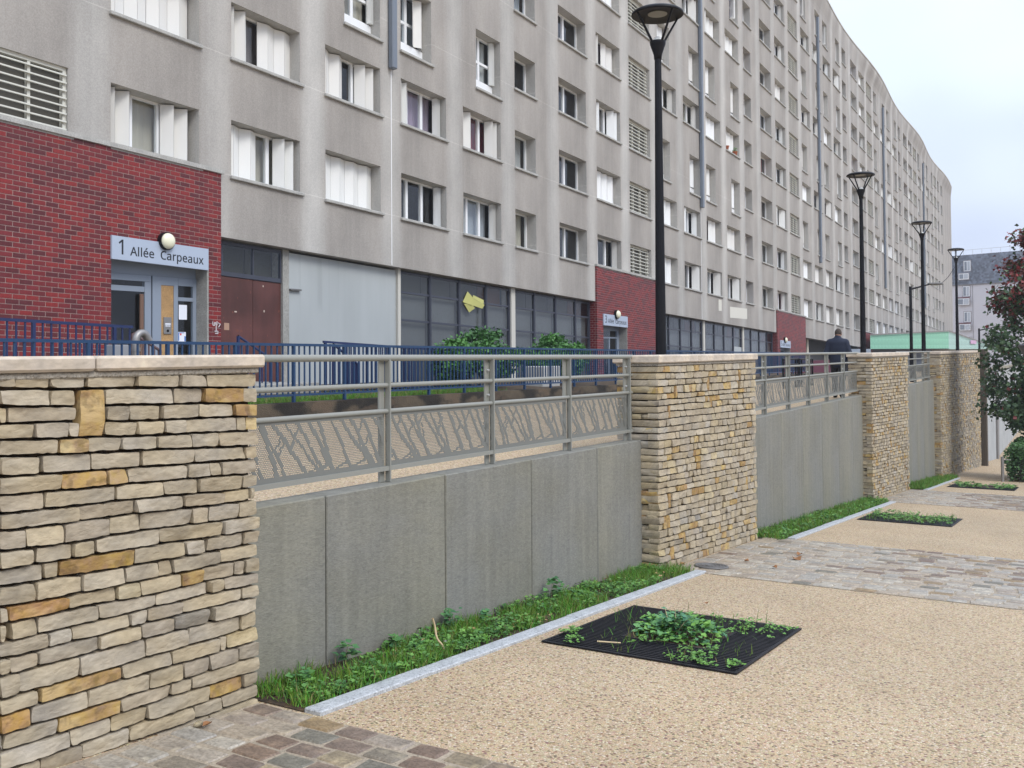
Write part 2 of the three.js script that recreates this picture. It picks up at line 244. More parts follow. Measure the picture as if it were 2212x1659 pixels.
// ---------- levels of the site ----------
const SLOPE = 0.075, tilt = -Math.atan(SLOPE);
const gY = (x) => 0.08 - SLOPE * clamp(x, -3, 58);                 // lower walk
const pathY = (x) => 0.62 - 0.008 * x;                             // upper walk behind the retaining wall
const terrY = (x, z) => lerp(0.88 - 0.009 * x, 0.90 - 0.016 * (x - 16), sst(-7.7, -11, z));
const sheet = (xs, zs, f, dy = 0) => { const b = new B(); for (let i = 0; i + 1 < xs.length; i++) for (let j = 0; j + 1 < zs.length; j++) { const q = (x, z) => [x, f(x, z) + dy, z]; const c = wearCol; b.quad(q(xs[i], zs[j + 1]), q(xs[i + 1], zs[j + 1]), q(xs[i + 1], zs[j]), q(xs[i], zs[j]), [c(xs[i], zs[j + 1]), c(xs[i + 1], zs[j + 1]), c(xs[i + 1], zs[j]), c(xs[i], zs[j])]); } return b; };
// trodden and stained patches of the surface, blotches of a metre and less
function wearCol(x, z) { const k = 0.94 + 0.14 * (n2(x * 0.55 + 40, z * 0.8 + 40, 501) - 0.5) + 0.13 * (n2(x * 2.1 + 90, z * 2.1 + 90, 503) - 0.5) + 0.05 * (n2(x * 6 + 9, z * 6 + 9, 505) - 0.5), w = 0.03 * (n2(x * 0.9 + 7, z * 0.9 + 3, 507) - 0.5); return [k + w, k, k - w]; }
const rng = (a, b, n) => Array.from({ length: n + 1 }, (_, i) => lerp(a, b, i / n));

setting('ground', sheet([-400, -60, -3, ...rng(0, 36, 90), 45, 58, 90, 500], [-500, -60, -20, ...rng(0, 8, 26), 20, 80, 500], (x) => gY(x)), mt.agg, 'tan exposed aggregate walk sloping down along the walls');
setting('upper_path', sheet([-40, ...rng(0, 30, 40), 46, 75], rng(-7.45, -0.28, 10), (x) => pathY(x)), mt.agg, 'tan aggregate path behind the grey railing');
setting('forecourt', sheet(rng(-40, 160, 25), [-20, -12.8, -11, -10, -9, -8.2, -7.7], terrY), M(0.30, 0.25, 0.2, { map: T.soil }), 'bare earth forecourt in front of the apartment block');

// ---------- split-face stones ----------
function stoneGeo(s, nx, ny, depth, r, bul = 0.0) {
  const { u0, u1, b0, b1, t0, t1, w } = s, L = u1 - u0, Hh = (t0 + t1 - b0 - b1) / 2, P = [], N = [], U = [], I = [];
  const ou = r() * 9, ov = r() * 9, tx_ = rr(-0.012, 0.012, r), ty_ = rr(-0.01, 0.01, r), off = rr(-0.01, 0.01, r), fs = rr(5, 11, r), cr = 0.0015, sl0 = rr(-0.013, 0.013, r), sl1 = rr(-0.013, 0.013, r), chips = Array.from({ length: 3 }, () => { const q = r() * 6.283, c = Math.cos(q), n = Math.sin(q); return [c, n, (Math.abs(c) * L + Math.abs(n) * Hh) * 0.5 * rr(0.25, 0.95, r), rr(0.05, 0.22, r)]; });
  const pt = (i, j) => {
    const a = i / nx, c = j / ny; let u = lerp(u0, u1, a), v = lerp(lerp(b0, b1, a), lerp(t0, t1, a), c); u += lerp(Math.max(sl0 * (c - 0.5), -0.001), Math.min(sl1 * (c - 0.5), 0.001), a);
    const ei = i === 0 ? 1 : i === nx ? -1 : 0, ej = j === 0 ? 1 : j === ny ? -1 : 0;
    const jit = n2(u * 31 + ou * 7, v * 31 + ov * 5, 301);
    if (ei) u += ei * (0.004 * jit) + (ej ? ei * cr : 0); if (ej) v += ej * (0.0055 * Math.pow(n2(u * 40 + ou, ov * 9 + j, 305), 1.6) + 0.003 * n2(u * 9 + ou, ov + j * 3, 309)) + (ei ? ej * cr : 0);
    const e = Math.min(Math.min(a, 1 - a) * L, Math.min(c, 1 - c) * Hh), k = sst(0, 0.014, e); let chip = 0; for (const q of chips) { const m = ((a - 0.5) * L) * q[0] + ((c - 0.5) * Hh) * q[1]; if (m > q[2]) chip = Math.min(chip, (q[2] - m) * q[3]); }
    const rough = (n2(u * fs + ou, v * fs * 1.7 + ov, 311) - 0.5) * 0.009 + (n2(u * 34 + ou, v * 44 + ov, 313) - 0.5) * 0.006, fold = Math.abs(n2(u * 7 + ou * 3, v * 14 + ov, 317) - 0.5) * 0.012;
    return [u, v, w + off + tx_ * (a - 0.5) + ty_ * (c - 0.5) + bul * k + rough - fold + Math.max(chip, -0.03)];
  };
  for (let j = 0; j <= ny; j++) for (let i = 0; i <= nx; i++) { const q = pt(i, j); P.push(...q); U.push(q[0] + ou, q[1] + ov); }
  for (let j = 0; j < ny; j++) for (let i = 0; i < nx; i++) { const k = j * (nx + 1) + i; I.push(k, k + 1, k + nx + 2, k, k + nx + 2, k + nx + 1); }
  const loop = []; for (let i = 0; i <= nx; i++) loop.push([i, 0]); for (let j = 1; j <= ny; j++) loop.push([nx, j]); for (let i = nx - 1; i >= 0; i--) loop.push([i, ny]); for (let j = ny - 1; j >= 0; j--) loop.push([0, j]);
  for (let l = 0; l + 1 < loop.length; l++) { const a = pt(...loop[l]), b = pt(...loop[l + 1]), k = P.length / 3; P.push(...a, ...b, b[0], b[1], w - depth, a[0], a[1], w - depth); U.push(a[0] + a[2] + ou, a[1] + ov, b[0] + b[2] + ou, b[1] + ov, b[0] + ou - depth, b[1] + ov + depth, a[0] + ou - depth, a[1] + ov + depth); I.push(k, k + 2, k + 1, k, k + 3, k + 2); }
  const g = new THREE.BufferGeometry(); g.setAttribute('position', new THREE.Float32BufferAttribute(P, 3)); g.setAttribute('uv', new THREE.Float32BufferAttribute(U, 2)); g.setIndex(I); g.computeVertexNormals(); return g;
}
const toneOf = (r, q = 0) => { const t = r(); return t < 0.11 ? 'y' : t < 0.148 ? 'o' : t < 0.165 ? 'w' : t < 0.172 + q ? 'g' : 'a'; };
const matOf = (tone, r) => { const l = MS[tone]; return l[Math.floor(r() * l.length * 0.999)]; };
// courses that fan from a sloping foot to a level top; some stones stand on end through two courses
function layCourses(n, foot, top, U0, U1, wmin, wmax, r, dark) {
  const cum = [0]; for (let i = 0; i < n; i++) cum.push(cum[i] + rr(0.82, 1.18, r)); const bnd = (i, u) => { const wv = (n2(u * 1.7 + i * 3.1, i * 7.7, 331) - 0.5) * 0.018 * (i > 0 && i < n ? 1 : 0); return lerp(foot(u), top, cum[i] / cum[n]) + wv; };
  const out = []; let busy = [];
  for (let i = 0; i < n; i++) {
    let u = U0; const next = [];
    while (u < U1 - 0.02) {
      const hit = busy.find((q) => u >= q[0] - 1e-4 && u < q[1] - 1e-4); if (hit) { u = hit[1]; continue; }
      let e = u + rr(wmin, wmax, r); const lim = Math.min(U1, ...busy.filter((q) => q[0] > u + 1e-4).map((q) => q[0])); if (e > lim - wmin * 0.6) e = lim;
      let up = 1; if (i < n - 2 && r() < 0.028 && lim - u > 0.1) { e = Math.min(lim, u + rr(0.055, 0.1, r)); up = 2; next.push([u, e]); }
      const a = u + 0.0015, b = e - 0.0015; out.push({ u0: a, u1: b, b0: bnd(i, a) + 0.001, b1: bnd(i, b) + 0.001, t0: bnd(i + up, a) - 0.0045, t1: bnd(i + up, b) - 0.0045, w: 0, tone: up > 1 ? 'o' : toneOf(r, dark ? dark(u, i / n) : 0) }); u = e;
    }
    busy = next;
  }
  return out;
}
function stoneWall(o) {
  const r = rngOf(o.seed), g = thing(o.name, o.label, 'stone wall', [(o.x0 + o.x1) / 2, gY(o.x1) - 0.1, 0], 'dry stone walls along the walk');
  const zf = 0.08, top = o.top, under = top - o.thick, zb = -0.40;
  // core
  const core = new B(); core.box(o.x0 + 0.07, o.x1 - 0.03, 0, 1, zb + 0.05, zf - 0.055).map((q) => [q[0], lerp(gY(q[0]) - 0.1, under - 0.002, q[1]), q[2]]); part(g, 'core', core, mt.core);
  // mortar bed and cap slabs
  part(g, 'mortar_bed', new B().cbox(o.x0 + 0.006, o.x1 - 0.006, under - 0.03, under - 0.001, zb, zf + 0.004, 0.006), mt.mortar);
  o.caps.forEach((c, i) => { if (i + 1 < o.caps.length) part(g, 'coping_slab', new B().cbox(c + (i ? 0.003 : 0), o.caps[i + 1] - (i + 2 < o.caps.length ? 0.003 : 0), under, top, zb - 0.03, zf + 0.03, 0.012), mt.cap); });
  const list = o.stones ?? layCourses(o.n, gY, under - 0.028, o.x0, o.x1, o.wmin, o.wmax, r, o.dark), all = [];
  list.forEach((s) => { s.w = zf; const long = s.u0 < o.x0 + 0.02 && r() < 0.5; all.push({ s, geo: stoneGeo(s, o.nx(s), o.ny, long ? 0.36 : 0.12, r), mat: matOf(s.tone, r), d: proj(s.u0, s.b0, zf)[2] }); });
  if (o.end) layCourses(Math.round(o.n * 0.98), () => gY(o.x0), under - 0.028, zb, zf - 0.02, 0.16, 0.5, r).forEach((s) => { s.w = 0; const q = stoneGeo(s, o.ny > 2 ? 6 : 3, o.ny, 0.08, r, 0.008), p = q.attributes.position; for (let i = 0; i < p.count; i++) p.setXYZ(i, o.x0 + 0.012 - p.getZ(i), p.getY(i), p.getX(i)); q.computeVertexNormals(); all.push({ s, geo: q, mat: matOf(s.tone, r), d: proj(o.x0, s.b0, s.u0)[2] - 0.5 }); });
  all.sort((a, b) => a.d - b.d); const rest = [];
  all.forEach((q, i) => { if (i < o.parts) part(g, 'stone', q.geo, q.mat); else rest.push(q); });
  if (rest.length) { const by = new Map(); rest.forEach((q) => { if (!by.has(q.mat)) by.set(q.mat, []); by.get(q.mat).push(q.geo); }); const mats = [...by.keys()], gg = mergeGeometries(mats.map((m) => mergeGeometries(by.get(m), false)), true); part(g, o.parts ? 'small_stones' : 'stone_facing', gg, mats).userData.kind = 'stuff'; }
  return g;
}
const bL = [1.585, 1.513, 1.443, 1.373, 1.305, 1.236, 1.16, 1.084, 1.01, 0.938, 0.853, 0.778, 0.709, 0.624, 0.559, 0.481, 0.418, 0.348, 0.253, 0.189, 0.117, 0.04, -0.034, -0.103, -0.15];
const bR = [1.569, 1.473, 1.385, 1.312, 1.237, 1.165, 1.092, 1.014, 0.939, 0.871, 0.788, 0.715, 0.641, 0.566, 0.489, 0.425, 0.357, 0.283, 0.202, 0.125, 0.044, -0.03, -0.104, -0.175, -0.23];
const rows = [[[2.325,2.388],[2.391,2.551],[2.552,2.714],[2.73,2.988],[2.995,3.228],[3.236,3.403],[3.41,3.757]],[[2.325,2.544],[2.55,2.675],[2.819,3.197],[3.201,3.383],[3.391,3.643,'o'],[3.652,3.757]],[[2.326,2.361],[2.365,2.673],[2.822,2.948],[2.953,3.122],[3.137,3.345],[3.35,3.583],[3.588,3.752,'o']],[[2.326,2.474],[2.479,2.634],[2.637,2.687],[2.821,2.992],[2.996,3.146],[3.151,3.265],[3.271,3.606],[3.609,3.67],[3.677,3.76,'y']],[[2.327,2.587],[2.594,2.732,'y'],[2.74,2.902],[2.906,3.1],[3.108,3.305],[3.31,3.493],[3.498,3.754]],[[2.327,2.499],[2.52,2.75],[2.753,3.011],[3.021,3.33],[3.338,3.661],[3.665,3.757]],[[2.327,2.6],[2.608,2.826,'o'],[2.835,2.946,'y'],[2.949,3.283],[3.289,3.428],[3.435,3.5],[3.505,3.757]],[[2.328,2.526],[2.532,2.875],[2.879,3.147],[3.151,3.351],[3.363,3.636],[3.65,3.75]],[[2.328,2.682],[2.687,2.97],[2.979,3.266],[3.269,3.514],[3.519,3.697],[3.704,3.75]],[[2.329,2.436],[2.442,2.611],[2.614,2.842],[2.846,3.01],[3.016,3.308],[3.315,3.412],[3.424,3.613],[3.625,3.761]],[[2.329,2.474],[2.49,2.655],[2.659,2.765],[2.777,3.116],[3.122,3.502],[3.512,3.77]],[[2.329,2.525],[2.526,2.595],[2.602,2.967,'o'],[2.974,3.26],[3.268,3.39],[3.42,3.653],[3.661,3.77]],[[2.33,2.487],[2.492,2.704],[2.707,2.921],[2.927,3.1],[3.109,3.188],[3.195,3.5],[3.508,3.766]],[[2.33,2.368],[2.372,2.637,'r'],[2.641,2.879],[2.885,3.006,'y'],[3.011,3.245],[3.248,3.378,'o'],[3.384,3.586],[3.591,3.659],[3.666,3.77]],[[2.331,2.357],[2.383,2.497],[2.502,2.79],[2.794,3.098],[3.103,3.428],[3.433,3.527],[3.533,3.759]],[[2.331,2.549],[2.554,2.661,'w'],[2.666,2.951],[2.954,3.054],[3.057,3.257],[3.26,3.639],[3.644,3.755]],[[2.331,2.372],[2.376,2.498],[2.501,2.789],[2.793,3.008],[3.013,3.203],[3.206,3.42,'g'],[3.449,3.757]],[[2.332,2.417],[2.421,2.693],[2.696,3.043],[3.048,3.292],[3.296,3.63],[3.635,3.76]],[[2.332,2.499],[2.51,2.912,'o'],[2.917,3.193],[3.197,3.492],[3.497,3.538],[3.543,3.76,'y']],[[2.333,2.465,'r'],[2.47,2.731],[2.734,3.06],[3.066,3.257],[3.262,3.42],[3.428,3.619],[3.625,3.76]],[[2.333,2.349],[2.352,2.592],[2.596,2.902,'o'],[2.907,3.189],[3.192,3.307],[3.314,3.765]],[[2.333,2.649],[2.654,2.858],[2.862,3.049],[3.053,3.427],[3.433,3.651,'o'],[3.656,3.76]],[[2.334,2.512],[2.515,2.71],[2.714,2.953],[2.96,3.325],[3.331,3.505],[3.51,3.76]],[[2.334,2.564],[2.57,2.826],[2.832,3.103],[3.107,3.42],[3.425,3.758]]];
{
  const bnd = (i, x) => { const t = (x - 2.327) / 1.434; return lerp(bL[i], bR[i], t) + (i > 0 && i < 24 ? (n2(x * 2.3 + i, i * 5.3, 341) - 0.5) * 0.012 : 0) - (i === 0 ? 0.022 : 0); };
  const st = [], R = rngOf(91), put = (i, a, b, tone, up = 1) => st.push({ u0: a + 0.002, u1: b - 0.002, b0: bnd(i + up, a) + 0.002, b1: bnd(i + up, b) + 0.002, t0: bnd(i, a) - 0.0045, t1: bnd(i, b) - 0.0045, w: 0, tone: tone ?? 'a' });
  rows.forEach((row, i) => { row.forEach((q, k) => { const nx = row[k + 1]; put(i, q[0], nx && nx[0] - q[1] < 0.05 ? Math.min(q[1] + 0.004, nx[0]) : q[1], q[2]); }); let x = 2.325; while (x > 0.3) { const w = rr(0.14, 0.42, R); put(i, x - w, x - 0.006, toneOf(R)); x -= w; } });
  put(1, 2.689, 2.814, 'o', 3);
  stoneWall({ name: 'stone_wall', label: 'dry stone wall with large pale blocks beside the near cobbles', x0: 0, x1: 3.765, top: 1.645, thick: 0.068, caps: [0, 1.35, 2.756, 3.785], seed: 7, stones: st, nx: (s) => clamp(Math.round((s.u1 - s.u0) / 0.022), 4, 16), ny: 6, parts: 300 });
}
stoneWall({ name: 'stone_wall', label: 'dry stone pier with small ochre blocks behind the manhole cover', x0: 9.39, x1: 12.86, top: 1.605, thick: 0.085, caps: [9.37, 10.55, 11.75, 12.88], seed: 17, n: 30, wmin: 0.10, wmax: 0.30, nx: (s) => clamp(Math.round((s.u1 - s.u0) / 0.045), 3, 7), ny: 3, parts: 300, end: true });
stoneWall({ name: 'stone_wall', label: 'tall dry stone pier between the two farther concrete walls', x0: 21.13, x1: 26.0, top: 1.575, thick: 0.085, caps: [21.11, 22.7, 24.4, 26.02], seed: 27, n: 44, wmin: 0.10, wmax: 0.30, nx: () => 2, ny: 1, parts: 0, end: true });
stoneWall({ name: 'stone_wall', label: 'long dark-stained stone wall ending at the wooden post', x0: 32.35, x1: 45.6, top: 1.572, thick: 0.085, caps: [32.33, 35.5, 39, 42.4, 45.62], seed: 37, n: 52, wmin: 0.14, wmax: 0.42, nx: () => 2, ny: 1, parts: 0, end: true, dark: (u, v) => 0.62 * sst(33, 41, u + 3 * (n2(u * 0.6, v * 4, 351) - 0.5) + 3 * (v - 0.5)) * sst(46.5, 42.5, u + 2 * v) });

// ---------- concrete retaining walls and grey railings between the stone piers ----------
const ctop = (x) => (x < 10 ? 0.785 - 0.0125 * (x - 3.9) : 0.69);
function retaining(label, xs) {
  const a = xs[0], b = xs.at(-1), g = thing('retaining_wall', label, 'concrete wall', [(a + b) / 2, gY(b), -0.2], 'concrete walls between the stone piers');
  part(g, 'backing', new B().box(a, b, 0, 1, -0.29, -0.145).map((q) => [q[0], lerp(gY(q[0]) - 0.3, ctop(q[0]) - 0.015, q[1]), q[2]]), mt.joint);
  for (let i = 0; i + 1 < xs.length; i++) {
    const q0 = xs[i] + (i ? 0.006 : 0), q1 = xs[i + 1] - (i + 2 < xs.length ? 0.006 : 0), c = new B().cbox(q0, q1, 0, 3, -0.31, -0.12, 0.007).map((q) => [q[0], q[1] > 1.5 ? q[1] - 3 + ctop(q[0]) : q[1] + gY(q[0]) - 0.25, q[2]]);
    for (let k = 0; k < c.u.length; k += 2) c.u[k] += i * 0.73; // each cast panel has its own grain
    part(g, 'panel', c, mt.conc);
  }
}
retaining('grey concrete retaining wall next to the large-block stone wall', [3.5, 4.52, 5.8, 7.07, 8.34, 9.62]);
retaining('grey concrete retaining wall beyond the manhole cover', [12.7, 13.55, 14.84, 16.17, 17.53, 18.87, 20.18, 21.6]);
retaining('short grey concrete wall before the dark-stained stone wall', [25.8, 27.6, 28.85, 30.1, 31.3, 32.6]);
function greyRail(label, a, b, posts) {
  const z = -0.22, f = (x, h) => ctop(x) + h * ((x < 10 ? 1.622 - 0.006 * (x - 4) : 1.585 - 0.0012 * (x - 13)) - ctop(x)) / 0.862, g = thing('grey_railing', label, 'railing', [(a + b) / 2, ctop((a + b) / 2), z], 'grey railings on the concrete walls');
  const rail = (nm, h, r) => part(g, nm, new B().bar([a, f(a, h), z], [b, f(b, h), z], r, r, 10), mt.rail);
  rail('top_rail', 0.862, 0.023); rail('middle_rail', 0.672, 0.017); rail('middle_rail', 0.492, 0.017);
  part(g, 'bottom_rail', new B().box(a, b, 0, 0.03, z - 0.02, z + 0.02).map((q) => [q[0], q[1] + f(q[0], 0.082), q[2]]), mt.rail);
  posts.forEach((x, i) => { const p = part(g, 'post', new B().cbox(x - 0.03, x + 0.026, f(x, 0), f(x, 0.855), z - 0.036, z - 0.018, 0.003).cbox(x + 0.026, x + 0.04, f(x, 0), f(x, 0.85), z - 0.018, z + 0.028, 0.003), mt.rail); if (i % 2) for (const h of [0.56, 0.76]) part(p, 'bolt', new B().bar([x - 0.005, f(x, h), z - 0.018], [x - 0.005, f(x, h), z + 0.002], 0.009), mt.bolt); });
  const ed = [a, ...posts.filter((x) => x > a + 0.1 && x < b - 0.1), b];
  for (let i = 0; i + 1 < ed.length; i++) {
    const x0 = ed[i] + 0.015, x1 = ed[i + 1] - 0.015, q = (x, h, zz) => [x, f(x, h), zz], bb = new B();
    bb.quad(q(x0, 0.11, z + 0.002), q(x1, 0.11, z + 0.002), q(x1, 0.485, z + 0.002), q(x0, 0.485, z + 0.002)); bb.quad(q(x1, 0.11, z - 0.002), q(x0, 0.11, z - 0.002), q(x0, 0.485, z - 0.002), q(x1, 0.485, z - 0.002));
    for (let k = 0; k < 8; k++) { bb.u[k * 2] = bb.p[k * 3] + 0.31 * a; bb.u[k * 2 + 1] = (bb.p[k * 3 + 1] - f(bb.p[k * 3], 0.11)) * 0.419 / 0.375; }
    part(g, 'perforated_panel', bb, mt.perf);
  }
}
greyRail('grey metal railing with perforated branch panels beside the large-block wall', 3.7, 9.42, [5.22, 6.57, 7.92, 9.28]);
greyRail('grey metal railing with perforated panels before the walking man', 12.86, 21.3, [13.0, 14.3, 15.66, 16.98, 18.37, 19.8, 21.2]);
greyRail('short grey metal railing before the dark-stained stone wall', 26.0, 32.5, [26.5, 27.9, 29.33, 30.89, 32.08]);

// ---------- sett paving strips ----------
const settTones = [[0.30, 0.205, 0.145], [0.28, 0.205, 0.16], [0.38, 0.265, 0.145], [0.25, 0.225, 0.18], [0.33, 0.25, 0.18], [0.255, 0.175, 0.13], [0.31, 0.26, 0.20], [0.38, 0.30, 0.20]].map((c) => M(...c.map((x) => x * 1.15), { map: T.sett, roughness: 0.55, bumpMap: T.grainB, bumpScale: 0.004 }));
const settPale = [[0.54, 0.46, 0.375], [0.50, 0.455, 0.40], [0.55, 0.45, 0.345], [0.48, 0.395, 0.32], [0.59, 0.525, 0.44]].map((c) => M(...c.map((x) => x * 1.1), { map: T.sett, roughness: 0.5, bumpMap: T.grainB, bumpScale: 0.004 }));
function settGeo(lx, lz, r) { const j = Array.from({ length: 4 }, () => [rr(-0.007, 0.007, r), rr(-0.003, 0.003, r), rr(-0.008, 0.008, r)]), b = new B(), ou = r() * 5; b.cbox(-lx / 2, lx / 2, -0.05, 0, -lz / 2, lz / 2, 0.009, (q) => { const k = j[(q[0] > 0 ? 1 : 0) + (q[2] > 0 ? 2 : 0)], e = Math.max(Math.abs(q[0]) / lx, Math.abs(q[2]) / lz) * 2; return [q[0] + k[0], q[1] + k[1], q[2] + k[2]]; }); for (let i = 0; i < b.u.length; i++) b.u[i] += ou; return b.geo(); }
function setts(name, label, x0, x1, z0, z1, nParts, seed, paleF) {
  const r = rngOf(seed), g = sgroup(name, label); g.position.set((x0 + x1) / 2, gY((x0 + x1) / 2), (z0 + z1) / 2);
  part(g, 'sand_bed', sheet([x0, x1], [z0, z1], (x) => gY(x), 0.004), mt.sand);
  const pool = Array.from({ length: 14 }, () => { const lx = rr(0.122, 0.134, r), lz = rr(0.165, 0.215, r); return { lx, lz, g: settGeo(lx, lz, r) }; }), all = [];
  const nr = Math.round((x1 - x0) / 0.15), px = (x1 - x0) / nr;
  for (let i = 0; i < nr; i++) { const x = x0 + (i + 0.5) * px; let z = z0 + 0.004 + r() * 0.05; while (z < z1 - 0.1) { const p = pool[Math.floor(r() * 13.999)]; if (z + p.lz > z1) break; const zc = z + p.lz / 2, pale = r() < paleF(x, zc); all.push({ p, x, z: zc, y: gY(x) + 0.0105 + rr(-0.002, 0.003, r), ry: rr(-0.03, 0.03, r), m: pale ? settPale[Math.floor(r() * 4.999)] : settTones[Math.floor(r() * 7.999)] }); z += p.lz + rr(0.014, 0.026, r); } }
  all.forEach((q) => { const v = proj(q.x, q.y, q.z); q.d = v[2] > 0.3 && v[0] > -80 && v[0] < 2290 && v[1] < 1740 ? v[2] : 1e3 + Math.hypot(q.x, q.z); }); all.sort((a, b) => a.d - b.d);
  const E = new THREE.Euler(), rest = new Map();
  all.forEach((q, i) => { const mtx = new THREE.Matrix4().makeRotationFromEuler(E.set(0, q.ry, tilt, 'ZYX')).setPosition(q.x, q.y, q.z); if (i < nParts) { const o = local(g, 'sett', q.p.g, q.m, [q.x - g.position.x, q.y - g.position.y, q.z - g.position.z]); o.rotation.set(0, q.ry, tilt, 'ZYX'); } else { if (!rest.has(q.m)) rest.set(q.m, []); rest.get(q.m).push(q.p.g.clone().applyMatrix4(mtx)); } });
  if (rest.size) part(g, 'far_setts', mergeGeometries([...rest.values()].map((l) => mergeGeometries(l, false)), true), [...rest.keys()]).userData.kind = 'stuff';
}
setts('sett_paving', 'worn sandstone setts at the foot of the near stone wall', 1.3, 3.74, 0.09, 2.6, 220, 51, (x, z) => 0.9 * sst(0.75, 0.25, z) + 0.05);
setts('sett_paving', 'band of mixed sandstone setts at the manhole cover', 9.56, 13.2, 0.10, 6.4, 300, 52, (x, z) => clamp(0.95 * sst(2.6, 0.3, z) + 0.9 * sst(11.0, 9.7, x) + 0.5 + 0.5 * (n2(x * 1.3, z * 0.8, 361) - 0.4), 0, 0.95));
setts('sett_paving', 'far band of mixed sandstone setts at the tall stone pier', 21.2, 25.9, 0.10, 8, 0, 53, (x, z) => clamp(0.7 * sst(2.4, 0.3, z) + 0.3 + 0.4 * (n2(x, z * 0.6, 363)), 0, 0.95));

// ---------- granite kerbs and planted strips ----------
function kerb(label, a, b) { const g = sgroup('kerb', label); g.position.set((a + b) / 2, gY((a + b) / 2), 0.44); const n = Math.round((b - a) / 1.0); for (let i = 0; i < n; i++) { const x0 = lerp(a, b, i / n) + 0.002, x1 = lerp(a, b, (i + 1) / n) - 0.002, dy = rr(-0.003, 0.003); part(g, 'kerb_stone', new B().cbox(x0, x1, -0.15, 0.022 + dy, 0.385, 0.5, 0.006).map((q) => [q[0], q[1] + gY(q[0]), q[2]]), mt.granite); } }
const beds = [[3.77, 9.6], [12.92, 21.2], [26.02, 33.2]];
kerb('pale granite kerb beside the first tree grate', 3.77, 9.62); kerb('pale granite kerb beside the second tree grate', 13.2, 21.25); kerb('pale granite kerb beside the farthest tree grate', 26.0, 33.3);
beds.forEach(([a, b], i) => setting('planting_bed', sheet([a, b], [-0.13, 0.39], (x) => gY(x), 0.006), mt.soil, ['dark soil of the strip under the first concrete wall', 'dark soil of the strip under the second concrete wall', 'dark soil of the strip under the farthest concrete wall'][i]));

// ---------- leaves, grass and weeds ----------
const mLeaf = M(1, 1, 1, { vertexColors: true, roughness: 0.6 });
// folded pointed leaves: q = {p, s, d (tip direction), n (face direction), c (colour), w (width share)}
function leaves(list) {
  const P = [], N = [], C = [], U = [], I = [], d = new THREE.Vector3(), n = new THREE.Vector3(), b = new THREE.Vector3(), a = new THREE.Vector3();
  for (const q of list) {
    d.set(...q.d).normalize(); n.set(...q.n); b.crossVectors(n, d).normalize(); n.crossVectors(d, b).normalize(); const k = P.length / 3, w = (q.w ?? 0.36) * q.s, pts = [[0, 0, 0], [0.42, 1, 0.10], [1, 0, -0.05], [0.42, -1, 0.10]];
    for (const t of pts) { a.set(...q.p).addScaledVector(d, t[0] * q.s).addScaledVector(b, t[1] * w).addScaledVector(n, t[2] * q.s); P.push(a.x, a.y, a.z); N.push(n.x + b.x * t[1] * -0.35, n.y + b.y * t[1] * -0.35, n.z + b.z * t[1] * -0.35); C.push(...q.c); U.push(t[0], t[1]); }
    I.push(k, k + 2, k + 1, k, k + 3, k + 2);
  }
  const g = new THREE.BufferGeometry(); g.setAttribute('position', new THREE.Float32BufferAttribute(P, 3)); g.setAttribute('normal', new THREE.Float32BufferAttribute(N, 3)); g.setAttribute('uv', new THREE.Float32BufferAttribute(U, 2)); g.setAttribute('color', new THREE.Float32BufferAttribute(C, 3)); g.setIndex(I); return g;
}
const mixc = (a, b, t) => [lerp(a[0], b[0], t), lerp(a[1], b[1], t), lerp(a[2], b[2], t)];
const dirUp = (r, up) => { const q = r() * 6.283, c = Math.sqrt(1 - up * up); return [Math.cos(q) * c, up, Math.sin(q) * c]; };
const bladeGeo = (() => { const g = new THREE.BufferGeometry(); g.setAttribute('position', new THREE.Float32BufferAttribute([-0.5, 0, 0, 0.5, 0, 0, -0.38, 0.55, 0.1, 0.38, 0.55, 0.1, 0, 1, 0.34], 3)); g.setAttribute('normal', new THREE.Float32BufferAttribute([0, 0.3, 1, 0, 0.3, 1, 0, 0.3, 1, 0, 0.3, 1, 0, 0.4, 1], 3)); g.setAttribute('uv', new THREE.Float32BufferAttribute([0, 0, 1, 0, 0, 0.5, 1, 0.5, 0.5, 1], 2)); g.setIndex([0, 1, 3, 0, 3, 2, 2, 3, 4]); return g; })();
const mBlade = M(0.9, 0.9, 0.9, { roughness: 0.6 });
function grass(label, x0, x1, z0, z1, yf, n, hMin, hMax, seed, thin = 0.35, width = 0.0055) {
  const r = rngOf(seed), im = new THREE.InstancedMesh(bladeGeo, mBlade, n), m = new THREE.Matrix4(), q = new THREE.Quaternion(), e = new THREE.Euler(), c = new THREE.Color(); let k = 0, guard = 0;
  while (k < n && guard++ < n * 12) { const x = rr(x0, x1, r), z = rr(z0, z1, r), f = n2(x * 5, z * 7, 371) * 0.6 + n2(x * 1.7, z * 3, 373) * 0.4; if (f < thin && r() > 0.12) continue; const h = lerp(hMin, hMax, Math.pow(r(), 1.6)) * (0.55 + 0.8 * f), lean = rr(0.0, 0.7, r); e.set(lean, r() * 6.283, 0, 'YXZ'); m.compose(new THREE.Vector3(x, yf(x, z), z), q.setFromEuler(e), new THREE.Vector3(width * rr(0.7, 1.3, r), h, h)); im.setMatrixAt(k, m); const t = r(); im.setColorAt(k, t < 0.07 ? c.setRGB(0.32, 0.27, 0.10) : c.setRGB(lerp(0.08, 0.19, r()), lerp(0.2, 0.38, r()), lerp(0.02, 0.05, r()))); k++; }
  im.count = k; im.name = numbered('grass'); im.castShadow = im.receiveShadow = true; scene.add(im); tag(im, label, 'grass', null, 'stuff'); return im;
}
